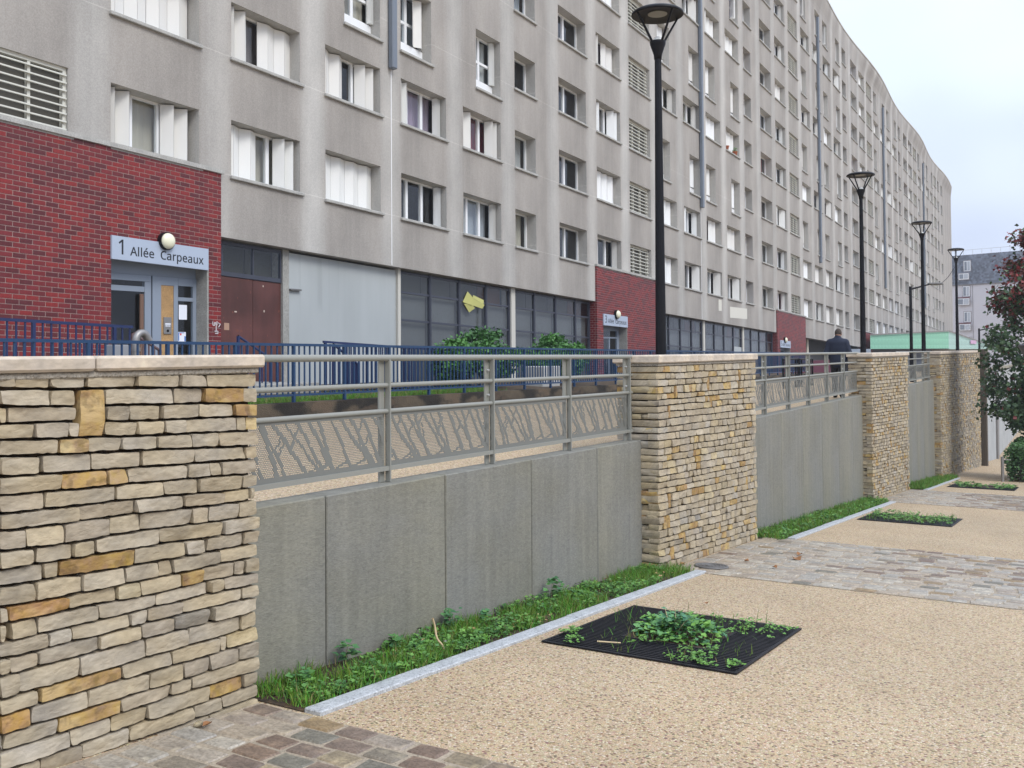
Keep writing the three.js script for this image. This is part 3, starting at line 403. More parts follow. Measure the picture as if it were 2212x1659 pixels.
function groundLeaves(name, label, x0, x1, z0, z1, yf, n, s0, s1, hMax, seed, thin, dark = 0.5) {
  const r = rngOf(seed), l = []; let guard = 0;
  while (l.length < n && guard++ < n * 20) { const x = rr(x0, x1, r), z = rr(z0, z1, r), f = n2(x * 4 + 9, z * 6, 381) * 0.55 + n2(x * 1.5, z * 2.4 + 7, 383) * 0.45; if (f < thin) continue; const cnt = 3 + Math.floor(r() * 4), h = rr(0.012, hMax, r) * (0.4 + f), tone = r(); for (let i = 0; i < cnt; i++) { const d = dirUp(r, rr(-0.1, 0.5, r)); l.push({ p: [x + rr(-0.015, 0.015, r), yf(x, z) + h * rr(0.5, 1.1, r), z + rr(-0.015, 0.015, r)], s: rr(s0, s1, r), d, n: [rr(-0.3, 0.3, r), 1, rr(-0.3, 0.3, r)], c: mixc([0.14, 0.30, 0.045], [0.045, 0.14, 0.035], clamp(tone * 2 * dark, 0, 1)), w: rr(0.34, 0.5, r) }); } }
  const g = leaves(l), o = solo(name, g, mLeaf, label, 'weeds'); o.userData.kind = 'stuff'; return o;
}
grass('tufts of green grass along the foot of the first concrete wall', 3.8, 9.55, -0.1, 0.385, (x) => gY(x) + 0.004, 15000, 0.03, 0.12, 601, 0.42);
groundLeaves('low_weeds', 'low leafy weeds along the foot of the first concrete wall', 3.8, 9.5, -0.1, 0.37, (x) => gY(x), 5200, 0.018, 0.04, 0.085, 602, 0.42);
grass('green grass along the foot of the second concrete wall', 12.95, 21.2, -0.1, 0.385, (x) => gY(x) + 0.004, 8500, 0.06, 0.15, 603, 0.26, 0.008);
groundLeaves('low_weeds', 'low leafy weeds along the foot of the second concrete wall', 13, 21.2, -0.1, 0.38, (x) => gY(x), 2600, 0.03, 0.055, 0.10, 604, 0.42);
grass('green grass along the foot of the farthest concrete wall', 26.1, 33.6, -0.1, 0.42, (x) => gY(x) + 0.004, 6500, 0.09, 0.19, 605, 0.18, 0.012);
// a few big-leaved clumps growing against the first wall
[[5.72, -0.05, 0.2, 40], [4.62, -0.06, 0.15, 30], [5.05, -0.04, 0.12, 26], [7.25, -0.04, 0.22, 46], [4.1, 0.05, 0.1, 34], [6.1, 0.0, 0.12, 26]].forEach(([x, z, h, n], i) => { const r = rngOf(620 + i), l = []; for (let k = 0; k < n; k++) { const a = r() * 6.283, q = r() * h * 0.6; l.push({ p: [x + Math.cos(a) * q, gY(x) + h * rr(0.25, 0.9, r), z + Math.abs(Math.sin(a)) * q * 0.8], s: rr(0.03, 0.06, r), d: dirUp(r, rr(-0.2, 0.4, r)), n: [rr(-0.4, 0.4, r), 1, rr(0, 0.5, r)], c: mixc([0.09, 0.23, 0.05], [0.035, 0.12, 0.045], r()), w: 0.5 }); } const g = thing('weed_plant', ['broad-leaved weed against the second joint of the first concrete wall', 'broad-leaved weed beside the first wall joint by the near stone wall', 'small leafy weed between the first two wall joints', 'tall leafy weed beside the third joint of the first concrete wall', 'leafy weed at the corner of the near stone wall', 'small leafy weed under the middle of the first concrete wall'][i], 'weed', [x, gY(x), z], 'weeds against the first concrete wall'); part(g, 'leaves', leaves(l), mLeaf); part(g, 'stem', new B().bar([x, gY(x), z], [x + 0.01, gY(x) + h * 0.8, z + 0.01], 0.003, 0.002, 5), mt.stick); });

// ---------- tree grates ----------
function grate(label, x0, x1, z0, z1, hole, n) {
  const g = thing('tree_grate', label, 'grate', [(x0 + x1) / 2, gY((x0 + x1) / 2), (z0 + z1) / 2], 'black tree grates in the walk'), S = (b) => b.map((q) => [q[0], q[1] + gY(q[0]), q[2]]);
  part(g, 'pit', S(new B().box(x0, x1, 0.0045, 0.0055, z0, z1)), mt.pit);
  const [hx0, hx1, hz0, hz1] = hole, fr = new B(), w = 0.022;
  const ring = (a, b, c, d) => { fr.box(a, b, 0.006, 0.014, c, c + w); fr.box(a, b, 0.006, 0.014, d - w, d); fr.box(a, a + w, 0.006, 0.0135, c + w, d - w); fr.box(b - w, b, 0.006, 0.0135, c + w, d - w); };
  ring(x0, x1, z0, z1); ring(hx0 - w, hx1 + w, hz0 - w, hz1 + w); part(g, 'frame', S(fr), mt.grate);
  const full = new B().box(-0.008, 0.008, 0.006, 0.0125, z0 + w - (z0 + z1) / 2, z1 - w - (z0 + z1) / 2).geo(), lo = new B().box(-0.008, 0.008, 0.006, 0.0125, z0 + w - (z0 + z1) / 2, hz0 - w - (z0 + z1) / 2).geo(), hi = new B().box(-0.008, 0.008, 0.006, 0.0125, hz1 + w - (z0 + z1) / 2, z1 - w - (z0 + z1) / 2).geo();
  for (let i = 0; i < n; i++) { const x = lerp(x0 + 0.03, x1 - 0.03, i / (n - 1)), p = [x - g.position.x, gY(x) - g.position.y, 0]; if (x > hx0 - w - 0.008 && x < hx1 + w + 0.008) { local(g, 'slat', lo, mt.grate, p); local(g, 'slat', hi, mt.grate, p); } else local(g, 'slat', full, mt.grate, p); }
  part(g, 'soil', S(new B().box(hx0, hx1, 0.006, 0.012, hz0, hz1)), mt.soil);
}
grate('black slatted tree grate with a leafy weed clump in its centre', 5.88, 7.48, 0.62, 2.0, [6.38, 7.0, 1.02, 1.62], 38);
grate('black slatted tree grate half covered by weeds near the middle setts', 16.75, 18.35, 0.6, 2.04, [17.25, 17.9, 1.0, 1.64], 34);
grate('farthest black tree grate with a band of weeds', 28.0, 29.9, 0.7, 2.3, [28.6, 29.3, 1.1, 1.8], 30);
{
  const r = rngOf(640), l = [], x0 = 6.66, z0 = 1.3;
  for (let k = 0; k < 700; k++) { const a = r() * 6.283, q = Math.sqrt(r()) * (0.22 + 0.14 * n2(Math.cos(a) * 2 + 5, Math.sin(a) * 2 + 5, 431)), h = 0.10 * (1 - Math.pow(q / 0.36, 2)) * rr(0.2, 1.05, r) * (0.5 + n2(Math.cos(a) * q * 12 + 9, Math.sin(a) * q * 12 + 9, 433)); l.push({ p: [x0 + Math.cos(a) * q, gY(x0) + 0.02 + Math.max(0, h), z0 + Math.sin(a) * q * 1.1], s: rr(0.03, 0.065, r), d: [Math.cos(a) * 0.7 + rr(-0.6, 0.6, r), rr(-0.25, 0.45, r), Math.sin(a) * 0.7 + rr(-0.6, 0.6, r)], n: [rr(-0.5, 0.5, r), 1, rr(-0.5, 0.5, r)], c: mixc([0.16, 0.34, 0.05], [0.06, 0.18, 0.085], r()), w: rr(0.32, 0.48, r) }); }
  for (let k = 0; k < 160; k++) l.push({ p: [x0 + rr(-0.1, 0.1, r), gY(x0) + rr(0.05, 0.16, r), z0 + rr(-0.11, 0.11, r)], s: rr(0.035, 0.06, r), d: dirUp(r, rr(-0.2, 0.3, r)), n: [rr(-0.3, 0.3, r), 1, rr(-0.3, 0.3, r)], c: mixc([0.06, 0.19, 0.10], [0.10, 0.25, 0.09], r()), w: 0.42 });
  const g = thing('weed_plant', 'bushy green weed clump in the centre of the first tree grate', 'weed', [x0, gY(x0), z0]); part(g, 'leaves', leaves(l), mLeaf); const st = new B(); for (let k = 0; k < 8; k++) st.bar([x0 + rr(-0.1, 0.1, r), gY(x0), z0 + rr(-0.1, 0.1, r)], [x0 + rr(-0.1, 0.1, r), gY(x0) + rr(0.1, 0.25, r), z0 + rr(-0.1, 0.1, r)], 0.003, 0.002, 5); part(g, 'stems', st, mt.stick);
}
const gy2 = (x) => gY(x) + 0.018;
[[5.9, 6.3, 0.62, 0.95, 60], [6.75, 7.4, 1.6, 1.98, 75], [5.95, 6.35, 1.65, 1.98, 70], [7.15, 7.46, 1.0, 1.7, 40], [6.1, 6.35, 0.9, 1.6, 26], [5.9, 6.1, 1.3, 1.95, 40]].forEach(([a, b, c, d, n], i) => groundLeaves('grate_weeds', 'small weeds sprouting between slats of the first tree grate', a, b, c, d, gy2, n * 3, 0.014, 0.032, 0.04, 650 + i, 0.47, 0.3).userData.group = 'weeds on the first tree grate');
groundLeaves('grate_weeds', 'weeds covering much of the second tree grate', 16.8, 18.3, 0.65, 2.0, gy2, 1300, 0.025, 0.05, 0.075, 660, 0.44, 0.35);
groundLeaves('grate_weeds', 'weeds growing over the farthest tree grate', 28.1, 29.8, 0.75, 2.25, gy2, 900, 0.04, 0.07, 0.09, 661, 0.42, 0.35);
grass('stray grass blades on the first tree grate', 5.9, 7.45, 0.65, 1.98, gy2, 260, 0.03, 0.12, 662, 0.5, 0.004);
grass('grass blades over the second tree grate', 16.8, 18.3, 0.65, 2.0, gy2, 260, 0.05, 0.13, 663, 0.4, 0.007);

// ---------- small things on the ground ----------
{
  const g = thing('manhole_cover', 'round cast iron manhole cover on the pale setts', 'manhole', [10.0, gY(10), 0.42]), R = (a, b, y0, y1) => { const pts = [[a, y0], [b, y0], [b, y1], [a, y1], [a, y0]].map((q) => new THREE.Vector2(...q)); const q = new THREE.LatheGeometry(pts, 32); q.rotateZ(tilt); return q; };
  local(g, 'rim', R(0.15, 0.18, 0.005, 0.026), mt.iron); local(g, 'lid', R(0.0001, 0.146, 0.005, 0.022), mt.iron); for (const q of [0.05, 0.09, 0.125]) local(g, 'ring', R(q, q + 0.012, 0.022, 0.027), mt.iron);
  const c = new THREE.CatmullRomCurve3([[5.18, -0.31, 0.3], [5.16, -0.24, 0.29], [5.13, -0.19, 0.27], [5.135, -0.12, 0.25], [5.11, -0.06, 0.25]].map((q) => new THREE.Vector3(...q))); solo('dry_stick', new THREE.TubeGeometry(c, 14, 0.007, 6), mt.stick, 'pale bent dry stick poking out of the grass strip', 'stick');
  solo('dry_stick', new B().bar([6.02, gY(6.02) + 0.035, 0.98], [6.1, gY(6.1) + 0.03, 1.12], 0.006, 0.005, 6), mt.stick, 'short pale stick lying on the first tree grate', 'stick');
  const r = rngOf(700), dl = [[11.2, 1.02, 0.09], [10.35, 1.0, 0.05], [10.6, 0.62, 0.045], [9.85, 0.15, 0.05], [11.6, 0.95, 0.06], [3.3, 0.2, 0.03], [7.9, 1.1, 0.03]];
  dl.forEach(([x, z, s], i) => { const b = new B(), n = 6, y = gY(x) + 0.022; for (let k = 0; k < n; k++) { const a = k / n * 6.283, c2 = (k + 1) / n * 6.283, q = (t, j) => [x + Math.cos(t) * s * (0.5 + 0.5 * Math.abs(Math.cos(t))), y + 0.016 * Math.sin(t * 2 + i) * (s / 0.06) + 0.012, z + Math.sin(t) * s * 0.6]; b.tri([x, y, z], q(a), q(c2)); } solo('dead_leaf', b, mt.deadleaf, i < 5 ? 'small curled brown dead leaf lying on the middle band of setts' : i === 5 ? 'brown dead leaf on the near setts by the large-block wall' : 'brown dead leaf on the tan aggregate past the first tree grate', 'leaf', 'dead leaves on the paving'); });
  solo('loose_stone', new THREE.IcosahedronGeometry(0.02, 1).scale(1.4, 0.6, 1).translate(3.28, gY(3.28) + 0.025, 0.16), MS.y[0], 'small loose tan stone at the foot of the near stone wall', 'stone');
  solo('loose_stone', new THREE.IcosahedronGeometry(0.013, 1).scale(1.3, 0.7, 1).translate(5.35, gY(5.35) + 0.04, 0.18), M(0.75, 0.74, 0.72), 'small white stone in the grass of the first strip', 'stone');
}

// litter of dry stems and leaf scraps in the first planted strip
{ const r = rngOf(720), l = []; for (let k = 0; k < 260; k++) { const x = rr(3.85, 9.5, r), z = rr(-0.08, 0.36, r); if (n2(x * 2.2, z * 5, 441) < 0.5) continue; l.push({ p: [x, gY(x) + rr(0.015, 0.05, r), z], s: rr(0.02, 0.06, r), d: dirUp(r, rr(-0.1, 0.25, r)), n: [rr(-0.5, 0.5, r), 1, rr(-0.5, 0.5, r)], c: mixc([0.30, 0.17, 0.07], [0.45, 0.33, 0.17], r()), w: rr(0.1, 0.4, r) }); } const o = solo('leaf_litter', leaves(l), mLeaf, 'brown leaf scraps and dry stems in the first planted strip', 'litter'); o.userData.kind = 'stuff'; }

// ---------- apartment block ----------
const FZ = -12.65, SB = 0.0335, bY = (x, h) => h - SB * (x - 15.5);
const colX = (k) => 12.36 + 3.145 * k + 0.006 * k * k, FL = 9, KEND = 39;
const louvreK = [-1, 8, 16, 24, 32, 37], SILL1 = 5.675, STO = 2.7, SOFF = 4.26, ROOF = 30.25;
const kindOf = (k) => { if (louvreK.includes(k)) return ['louvre', 0]; let L = -2; for (const q of louvreK) if (q < k && q >= 0) L = q; let d = k - (L < 0 ? -1 : L) - (L < 0 ? 1 : 0); if (k === 0) return ['wide', 0]; if (L === 37) return ['small', d]; if (d >= 1 && d <= 4) return ['alt', d]; return d === 5 ? ['narrow', d] : d === 6 ? ['pair', d] : ['wide', d]; };
function opening(k, f) { // left edge, width, sill height (reference level), height, type
  const [t, d] = kindOf(k), x = colX(k), w = colX(k + 1) - x - 0.93, s = SILL1 + STO * (f - 1);
  if (t === 'louvre') return { x, w, s, h: 1.3, t: 'louvre' };
  if (t === 'narrow') return { x, w: 1.45, s, h: 1.27, t: 'narrow' };
  if (t === 'small') return { x, w: 1.7, s, h: 1.27, t: 'pair' };
  if (t === 'alt' && f >= 3 && f % 2) return { x: d % 2 ? x : x + w - 1.5, w: 1.5, s: s - 0.62, h: 1.89, t: 'tall' };
  return { x, w, s, h: 1.28, t: t === 'pair' ? 'pair' : 'wide' };
}
const flare = (x, h) => 0.19 * (1 + Math.cos(2 * Math.PI * (x - 95.5) / 26.5)) * sst(60, 78, x) * sst(28.7, ROOF, h);
const block = thing('apartment_block', 'long grey nine-storey apartment block with red brick entrances', 'building', [15.5, 0.9, FZ]);
{
  const wall = new B(), dep = 0.5, dirt = [0.445, 0.418, 0.387], pale = [0.60, 0.588, 0.56];
  const gaps = []; for (let k = -3; k <= KEND + 1; k++) gaps.push(colX(k) - 0.46);
  const colAt = (x, h) => { let d = 9; for (const q of gaps) d = Math.min(d, Math.abs(x - q)); const p = sst(0.62, 0.16, d) * (0.45 + 0.75 * n2(Math.round(x / 3.2) * 3.7, h * 0.08, 391)), t = clamp(p + 0.35 * (n2(x * 0.13, h * 0.12, 393) - 0.4), 0, 1); return mixc(dirt, pale, t); };
  const V = (x, h) => [x, bY(x, h), FZ + flare(x, h)], uvh = (b, n) => { for (let i = b.u.length / 2 - n; i < b.u.length / 2; i++) { const x = b.p[i * 3]; b.u[i * 2] = x; b.u[i * 2 + 1] = b.p[i * 3 + 1] + SB * (x - 15.5) - SILL1; } };
  const cellq = (x0, x1, h0, h1) => { if (x1 - x0 < 1e-4 || h1 - h0 < 1e-4) return; wall.quad(V(x0, h0), V(x1, h0), V(x1, h1), V(x0, h1), [colAt(x0, h0), colAt(x1, h0), colAt(x1, h1), colAt(x0, h1)]); uvh(wall, 4); };
  const grid = (x0, x1, h0, h1, xs) => { const e = [x0, ...xs.filter((x) => x > x0 + 0.01 && x < x1 - 0.01), x1]; for (let i = 0; i + 1 < e.length; i++) cellq(e[i], e[i + 1], h0, h1); };
  const rev = (x0, x1, h0, h1) => { const q = (x, h, z) => [x, bY(x, h), z], cc = pale; const f = (a, b, d, e) => wall.quad(a, b, d, e, cc); const z1 = FZ - dep;
    f(q(x1, h0, FZ), q(x1, h0, z1), q(x1, h1, z1), q(x1, h1, FZ)); f(q(x0, h0, z1), q(x0, h0, FZ), q(x0, h1, FZ), q(x0, h1, z1)); f(q(x0, h1, FZ), q(x1, h1, FZ), q(x1, h1, z1), q(x0, h1, z1)); f(q(x0, h0, z1), q(x1, h0, z1), q(x1, h0, FZ), q(x0, h0, FZ)); };
  for (let k = -2; k <= KEND; k++) {
    const s0 = colX(k) - 0.46, s1 = k === KEND ? 156.3 : colX(k + 1) - 0.46, xs = [0.16, 0.34, 0.46, 0.62, 0.9].map((d) => s0 + d).concat([lerp(s0, s1, 0.35), lerp(s0, s1, 0.5), lerp(s0, s1, 0.65), s1 - 0.62, s1 - 0.46, s1 - 0.34, s1 - 0.16]).filter((x) => x < s1).sort((a, b) => a - b);
    for (let f = 1; f <= FL; f++) {
      const c0 = f === 1 ? SOFF : SILL1 + STO * (f - 1) - 1.0, c1 = SILL1 + STO * f - 1.0, top = f === FL ? SILL1 + STO * (f - 1) + 1.5 : c1, o = opening(k, f), xe = [o.x, o.x + o.w, ...xs].sort((a, b) => a - b);
      grid(s0, s1, c0, o.s, xe); grid(s0, s1, o.s + o.h, top, xe); grid(s0, o.x, o.s, o.s + o.h, xe); grid(o.x + o.w, s1, o.s, o.s + o.h, xe); rev(o.x, o.x + o.w, o.s, o.s + o.h);
    }
    const h0 = SILL1 + STO * (FL - 1) + 1.5, sx = rng(s0, s1, 5); for (let i = 0; i < 5; i++) for (let j = 0; j < 5; j++) cellq(sx[i], sx[i + 1], lerp(h0, ROOF, j / 5), lerp(h0, ROOF, (j + 1) / 5));
  }
  const q = (x, h, z) => [x, bY(x, h), z], x0 = colX(-2) - 0.46, x1 = 156.3;
  wall.quad(q(x0, SOFF, FZ - dep), q(x1, SOFF, FZ - dep), q(x1, SOFF, FZ), q(x0, SOFF, FZ), pale); wall.quad(q(x1, SOFF, FZ), q(x1, SOFF, FZ - 12), q(x1, ROOF, FZ - 12), q(x1, ROOF, FZ), pale);
  part(block, 'wall', wall, mt.facade);
  const rf = new B(), rx = rng(x0, x1, 120); for (let i = 0; i < 120; i++) { const a = rx[i], b = rx[i + 1]; const p = (x, z, h) => [x, bY(x, h), z]; rf.quad(p(a, FZ + flare(a, ROOF) + 0.05, ROOF), p(b, FZ + flare(b, ROOF) + 0.05, ROOF), p(b, FZ + flare(b, ROOF) + 0.05, ROOF + 0.12), p(a, FZ + flare(a, ROOF) + 0.05, ROOF + 0.12)); rf.quad(p(a, FZ + flare(a, ROOF) + 0.05, ROOF + 0.12), p(b, FZ + flare(b, ROOF) + 0.05, ROOF + 0.12), p(b, FZ - 12, ROOF + 0.12), p(a, FZ - 12, ROOF + 0.12)); rf.quad(p(a, FZ, ROOF), p(b, FZ, ROOF), p(b, FZ + flare(b, ROOF) + 0.05, ROOF), p(a, FZ + flare(a, ROOF) + 0.05, ROOF)); } part(block, 'roof_edge', rf, M(0.6, 0.6, 0.57));
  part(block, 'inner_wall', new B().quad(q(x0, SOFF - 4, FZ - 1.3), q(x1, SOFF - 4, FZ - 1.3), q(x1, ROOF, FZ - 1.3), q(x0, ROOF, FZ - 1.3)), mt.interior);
}
// windows: built from cached pieces, sheared with the facade
const gc = {}, G = (k, f) => (gc[k] ??= f());
const shear = (b) => b.map((q) => [q[0], q[1] - SB * q[0], q[2]]).geo();
const WD = -0.42, W3 = (x) => Math.round(x * 20) / 20;
function frameGeo(w, h, t) { return G(`f${w}${h}${t}`, () => { const b = new B(), a = 0.05, z0 = WD - 0.05, z1 = WD + 0.03, bar = (x0, x1, y0, y1, dz = 0) => b.box(x0, x1, y0, y1, z0 - dz, z1 + dz); const y0 = t === 'tall' ? 0.42 : 0.04; bar(0, a, y0, h); bar(w - a, w, y0, h); bar(a, w - a, h - a, h); bar(a, w - a, y0, y0 + a); const sp = t === 'narrow' ? [w * 0.36] : t === 'tall' ? [w * 0.5] : t === 'wide' ? [w * 0.34, w * 0.67] : [w * 0.5]; for (const s of sp) bar(s - 0.055, s + 0.055, y0 + a, h - a, 0.004); if (t === 'tall') { bar(a, w - a, 1.02, 1.1, 0.002); b.box(0, w, 0, y0, z0 + 0.06, z1 + 0.06); } return shear(b); }); }
function paneList(w, h, t) { const a = 0.05, y0 = (t === 'tall' ? 0.42 : 0.04) + a, sp = t === 'narrow' ? [w * 0.36] : t === 'tall' ? [w * 0.5] : t === 'wide' ? [w * 0.34, w * 0.67] : [w * 0.5], e = [a - 0.055, ...sp, w - a + 0.055], out = []; for (let i = 0; i + 1 < e.length; i++) out.push([e[i] + 0.055, e[i + 1] - 0.055, y0, h - a]); return out; }
const paneGeo = (p) => G('p' + p.map((x) => x.toFixed(3)), () => shear(new B().quad([p[0], p[2], WD - 0.01], [p[1], p[2], WD - 0.01], [p[1], p[3], WD - 0.01], [p[0], p[3], WD - 0.01])));
const sillGeo = (w) => G('s' + w, () => shear(new B().cbox(-0.05, w + 0.09, -0.075, 0.005, -0.2, 0.075, 0.012)));
function shutGeo(x0, dir, n, pw, e, h, y0) { return G(`a${x0}|${dir}|${n}|${pw}|${e}|${h}|${y0}`, () => { const b = new B(), dx = pw * e * dir, dz = pw * Math.sqrt(1 - e * e), z = WD + 0.07, th = 0.014; for (let i = 0; i < n; i++) { const xa = x0 + dx * i, xb = x0 + dx * (i + 1), za = z + (i % 2 ? dz : 0), zb = z + (i % 2 ? 0 : dz), q = (x, y, zz) => [x, y, zz]; const g = 0.004 * dir; b.quad(q(xa + g, y0, za + th), q(xb - g, y0, zb + th), q(xb - g, h, zb + th), q(xa + g, h, za + th)); b.quad(q(xb - g, y0, zb), q(xa + g, y0, za), q(xa + g, h, za), q(xb - g, h, zb)); b.quad(q(xa + g, y0, za), q(xb - g, y0, zb), q(xb - g, y0, zb + th), q(xa + g, y0, za + th)); b.quad(q(xb - g, y0, zb + th), q(xb - g, y0, zb), q(xb - g, h, zb), q(xb - g, h, zb + th)); b.quad(q(xa + g, y0, za), q(xa + g, y0, za + th), q(xa + g, h, za + th), q(xa + g, h, za)); } return shear(b); }); }
const curtainM = [[0.62, 0.62, 0.6], [0.5, 0.48, 0.45], [0.40, 0.30, 0.38], [0.30, 0.06, 0.08], [0.45, 0.47, 0.5], [0.2, 0.16, 0.14], [0.56, 0.5, 0.4]].map((c) => M(...c));
const curtGeo = (w, h, a, b) => G(`c${w}${h}${a}${b}`, () => { const bb = new B(), n = 12; for (let i = 0; i < n; i++) { const x = (t) => w * lerp(a, b, t), z = (t) => WD - 0.2 + 0.025 * Math.sin(t * n * 2.4); const t0 = i / n, t1 = (i + 1) / n; bb.quad([x(t0), 0.05, z(t0)], [x(t1), 0.05, z(t1)], [x(t1), h, z(t1)], [x(t0), h, z(t0)]); } return shear(bb); });
// shutter state left/right (share closed) of windows near enough to read
const states = { '0,1': [0.6, 0.62], '1,1': [0.93, 0.5], '2,1': [0.96, 0.96], '3,1': [0, 0.14], '4,1': [0, 0.16], '7,1': [0.16, 0.14], '0,2': [0.96, 0.96], '1,2': [0.6, 0.95], '2,2': [0.88, 0.6], '3,2': [0.4, 0.2], '4,2': [0.7, 0.4], '7,2': [0.96, 0.96], '3,3': [0.1, 0.85], '4,3': [0, 0.25], '2,3': [0, 0.2], '7,3': [0.45, 0.5], '7,4': [0.35, 0.96], '1,3': [0.96, 0.96], '9,1': [0.2, 0.96], '10,1': [0, 0.35], '11,1': [0.15, 0.35], '12,1': [0, 0.4], '9,2': [0.96, 0.96], '9,4': [0, 0.25], '10,4': [0, 0.25], '11,4': [0.96, 0.96], '12,4': [0.96, 0.96] };
const winds = [];
for (let k = -1; k <= KEND; k++) for (let f = 1; f <= FL; f++) { const o = opening(k, f), a = proj(o.x, bY(o.x, o.s), FZ), b = proj(o.x + o.w, bY(o.x + o.w, o.s + o.h), FZ); if (b[0] < -60 || a[0] > 2300 || a[1] < -40) continue; winds.push({ k, f, o, area: (b[0] - a[0]) * (a[1] - b[1]) }); }
winds.sort((a, b) => b.area - a.area);
const farW = {}, addFar = (m, g, p) => { const l = (farW[m.uuid] ??= { m, l: [] }); l.l.push(g.clone().translate(...p)); };
winds.forEach((q, i) => {
  const { o, k, f } = q, near = i < 300, r = rngOf(k * 131 + f * 17 + 5000), pos = [o.x, bY(o.x, o.s), FZ]; let g = null;
  if (near) { g = new THREE.Group(); g.name = o.t === 'louvre' ? 'louvred_opening' : 'window'; g.position.set(pos[0] - 15.5, pos[1] - 0.9, 0); block.add(g); }
  const add = (n, geo, m) => { if (near) local(g, n, geo, m); else addFar(m, geo, pos); };
  const w = W3(o.w), h = o.h;
  if (o.t === 'louvre') {
    const zz = k === -1 ? -0.1 : -0.2;
    add('frame', G('lf' + w + zz, () => { const b = new B(), a = 0.07; b.box(0, a, 0, h, zz - 0.06, zz + 0.04); b.box(w - a, w, 0, h, zz - 0.06, zz + 0.04); b.box(a, w - a, 0, a, zz - 0.06, zz + 0.04); b.box(a, w - a, h - a, h, zz - 0.06, zz + 0.04); for (const s of [0.33, 0.66]) b.box(w * s - 0.03, w * s + 0.03, a, h - a, zz - 0.05, zz + 0.03); return shear(b); }), mt.louvre);
    for (let j = 0; j < 8; j++) add('slat', G('ls' + w + zz + j, () => { const y = 0.1 + j * 0.148; return shear(new B().box(0.015, w - 0.015, y, y + 0.028, zz + 0.04, zz + 0.085)); }), mt.louvre);
    add('mesh_screen', G('lm' + w + zz, () => shear(new B().quad([0.05, 0.05, zz - 0.08], [w - 0.05, 0.05, zz - 0.08], [w - 0.05, h - 0.05, zz - 0.08], [0.05, h - 0.05, zz - 0.08]))), mt.mesh);
  } else {
    add('frame', frameGeo(w, h, o.t), mt.frame); for (const p of paneList(w, h, o.t)) add('pane', paneGeo(p), mt.glass);
    const t = r(); if (t < 0.9) { const ci = k === 6 ? (f % 2 ? 4 : 2) : Math.floor(r() * 6.999), side = r(); add('curtain', curtGeo(w, h, side < 0.5 ? 0 : side < 0.75 ? 0.45 : 0, side < 0.5 ? 1 : side < 0.75 ? 1 : 0.5), curtainM[ci]); }
    if (o.t === 'wide' || o.t === 'tall') {
      let st = states[k + ',' + f]; if (!st) { const u = r(); st = u < 0.26 ? [0.96, 0.96] : u < 0.6 ? [0, rr(0.15, 0.3, r)] : u < 0.8 ? [rr(0.15, 0.5, r), rr(0.2, 0.5, r)] : [rr(0.3, 0.9, r), 0.96]; }
      const n = o.t === 'tall' ? 3 : 4, pw = Math.round((w / 2 - 0.012) / n / 0.96 * 1000) / 1000, y0 = o.t === 'tall' ? 0.46 : 0.03, m = mt.shut[Math.floor(r() * 2.999)];
      st.forEach((e, s) => { const q = e < 0.35 ? 2 : 1; if (e > 0) add('shutter', shutGeo(s ? w - 0.01 : 0.01, s ? -1 : 1, n * q, pw / q, Math.round(e * 25) / 25, h - 0.03, y0), m); });
    }
  }
  add('sill', sillGeo(w), mt.sill);
});
{ const far = new THREE.Group(); far.name = 'far_windows'; far.userData.kind = 'stuff'; block.add(far); for (const q of Object.values(farW)) part(far, q.m === mt.glass ? 'panes' : q.m === mt.frame ? 'frames' : q.m === mt.sill ? 'sills' : q.m === mt.louvre ? 'louvres' : mt.shut.includes(q.m) ? 'shutters' : 'curtains', mergeGeometries(q.l, false), q.m); }
// downpipes in the joints
[[21.35, 9.75], [46.75, 9.9], [72.3, 9.9], [99.2, 10.4], [126.6, 10.4]].forEach(([x, h0], i) => { const p = part(block, 'downpipe', new B().cbox(x - 0.11, x + 0.11, bY(x, h0), bY(x, ROOF - 2.2 + (i < 2 ? 2 : 0)), FZ + 0.02, FZ + 0.2, 0.03), mt.pipe); if (i < 2) part(p, 'joint_strip', new B().box(x + 0.02, x + 0.055, bY(x, SOFF + 0.02), bY(x, h0), FZ + 0.003, FZ + 0.014), mt.whiteline); });
// patches of repainted render
part(block, 'repair_patch', new B().box(51.3, 54.4, bY(52, 4.65), bY(52, 5.25), FZ, FZ + 0.006), M(0.62, 0.6, 0.53)); part(block, 'repair_patch', new B().box(49.4, 49.9, bY(50, 4.9), bY(50, 5.5), FZ, FZ + 0.006), M(0.62, 0.6, 0.53));

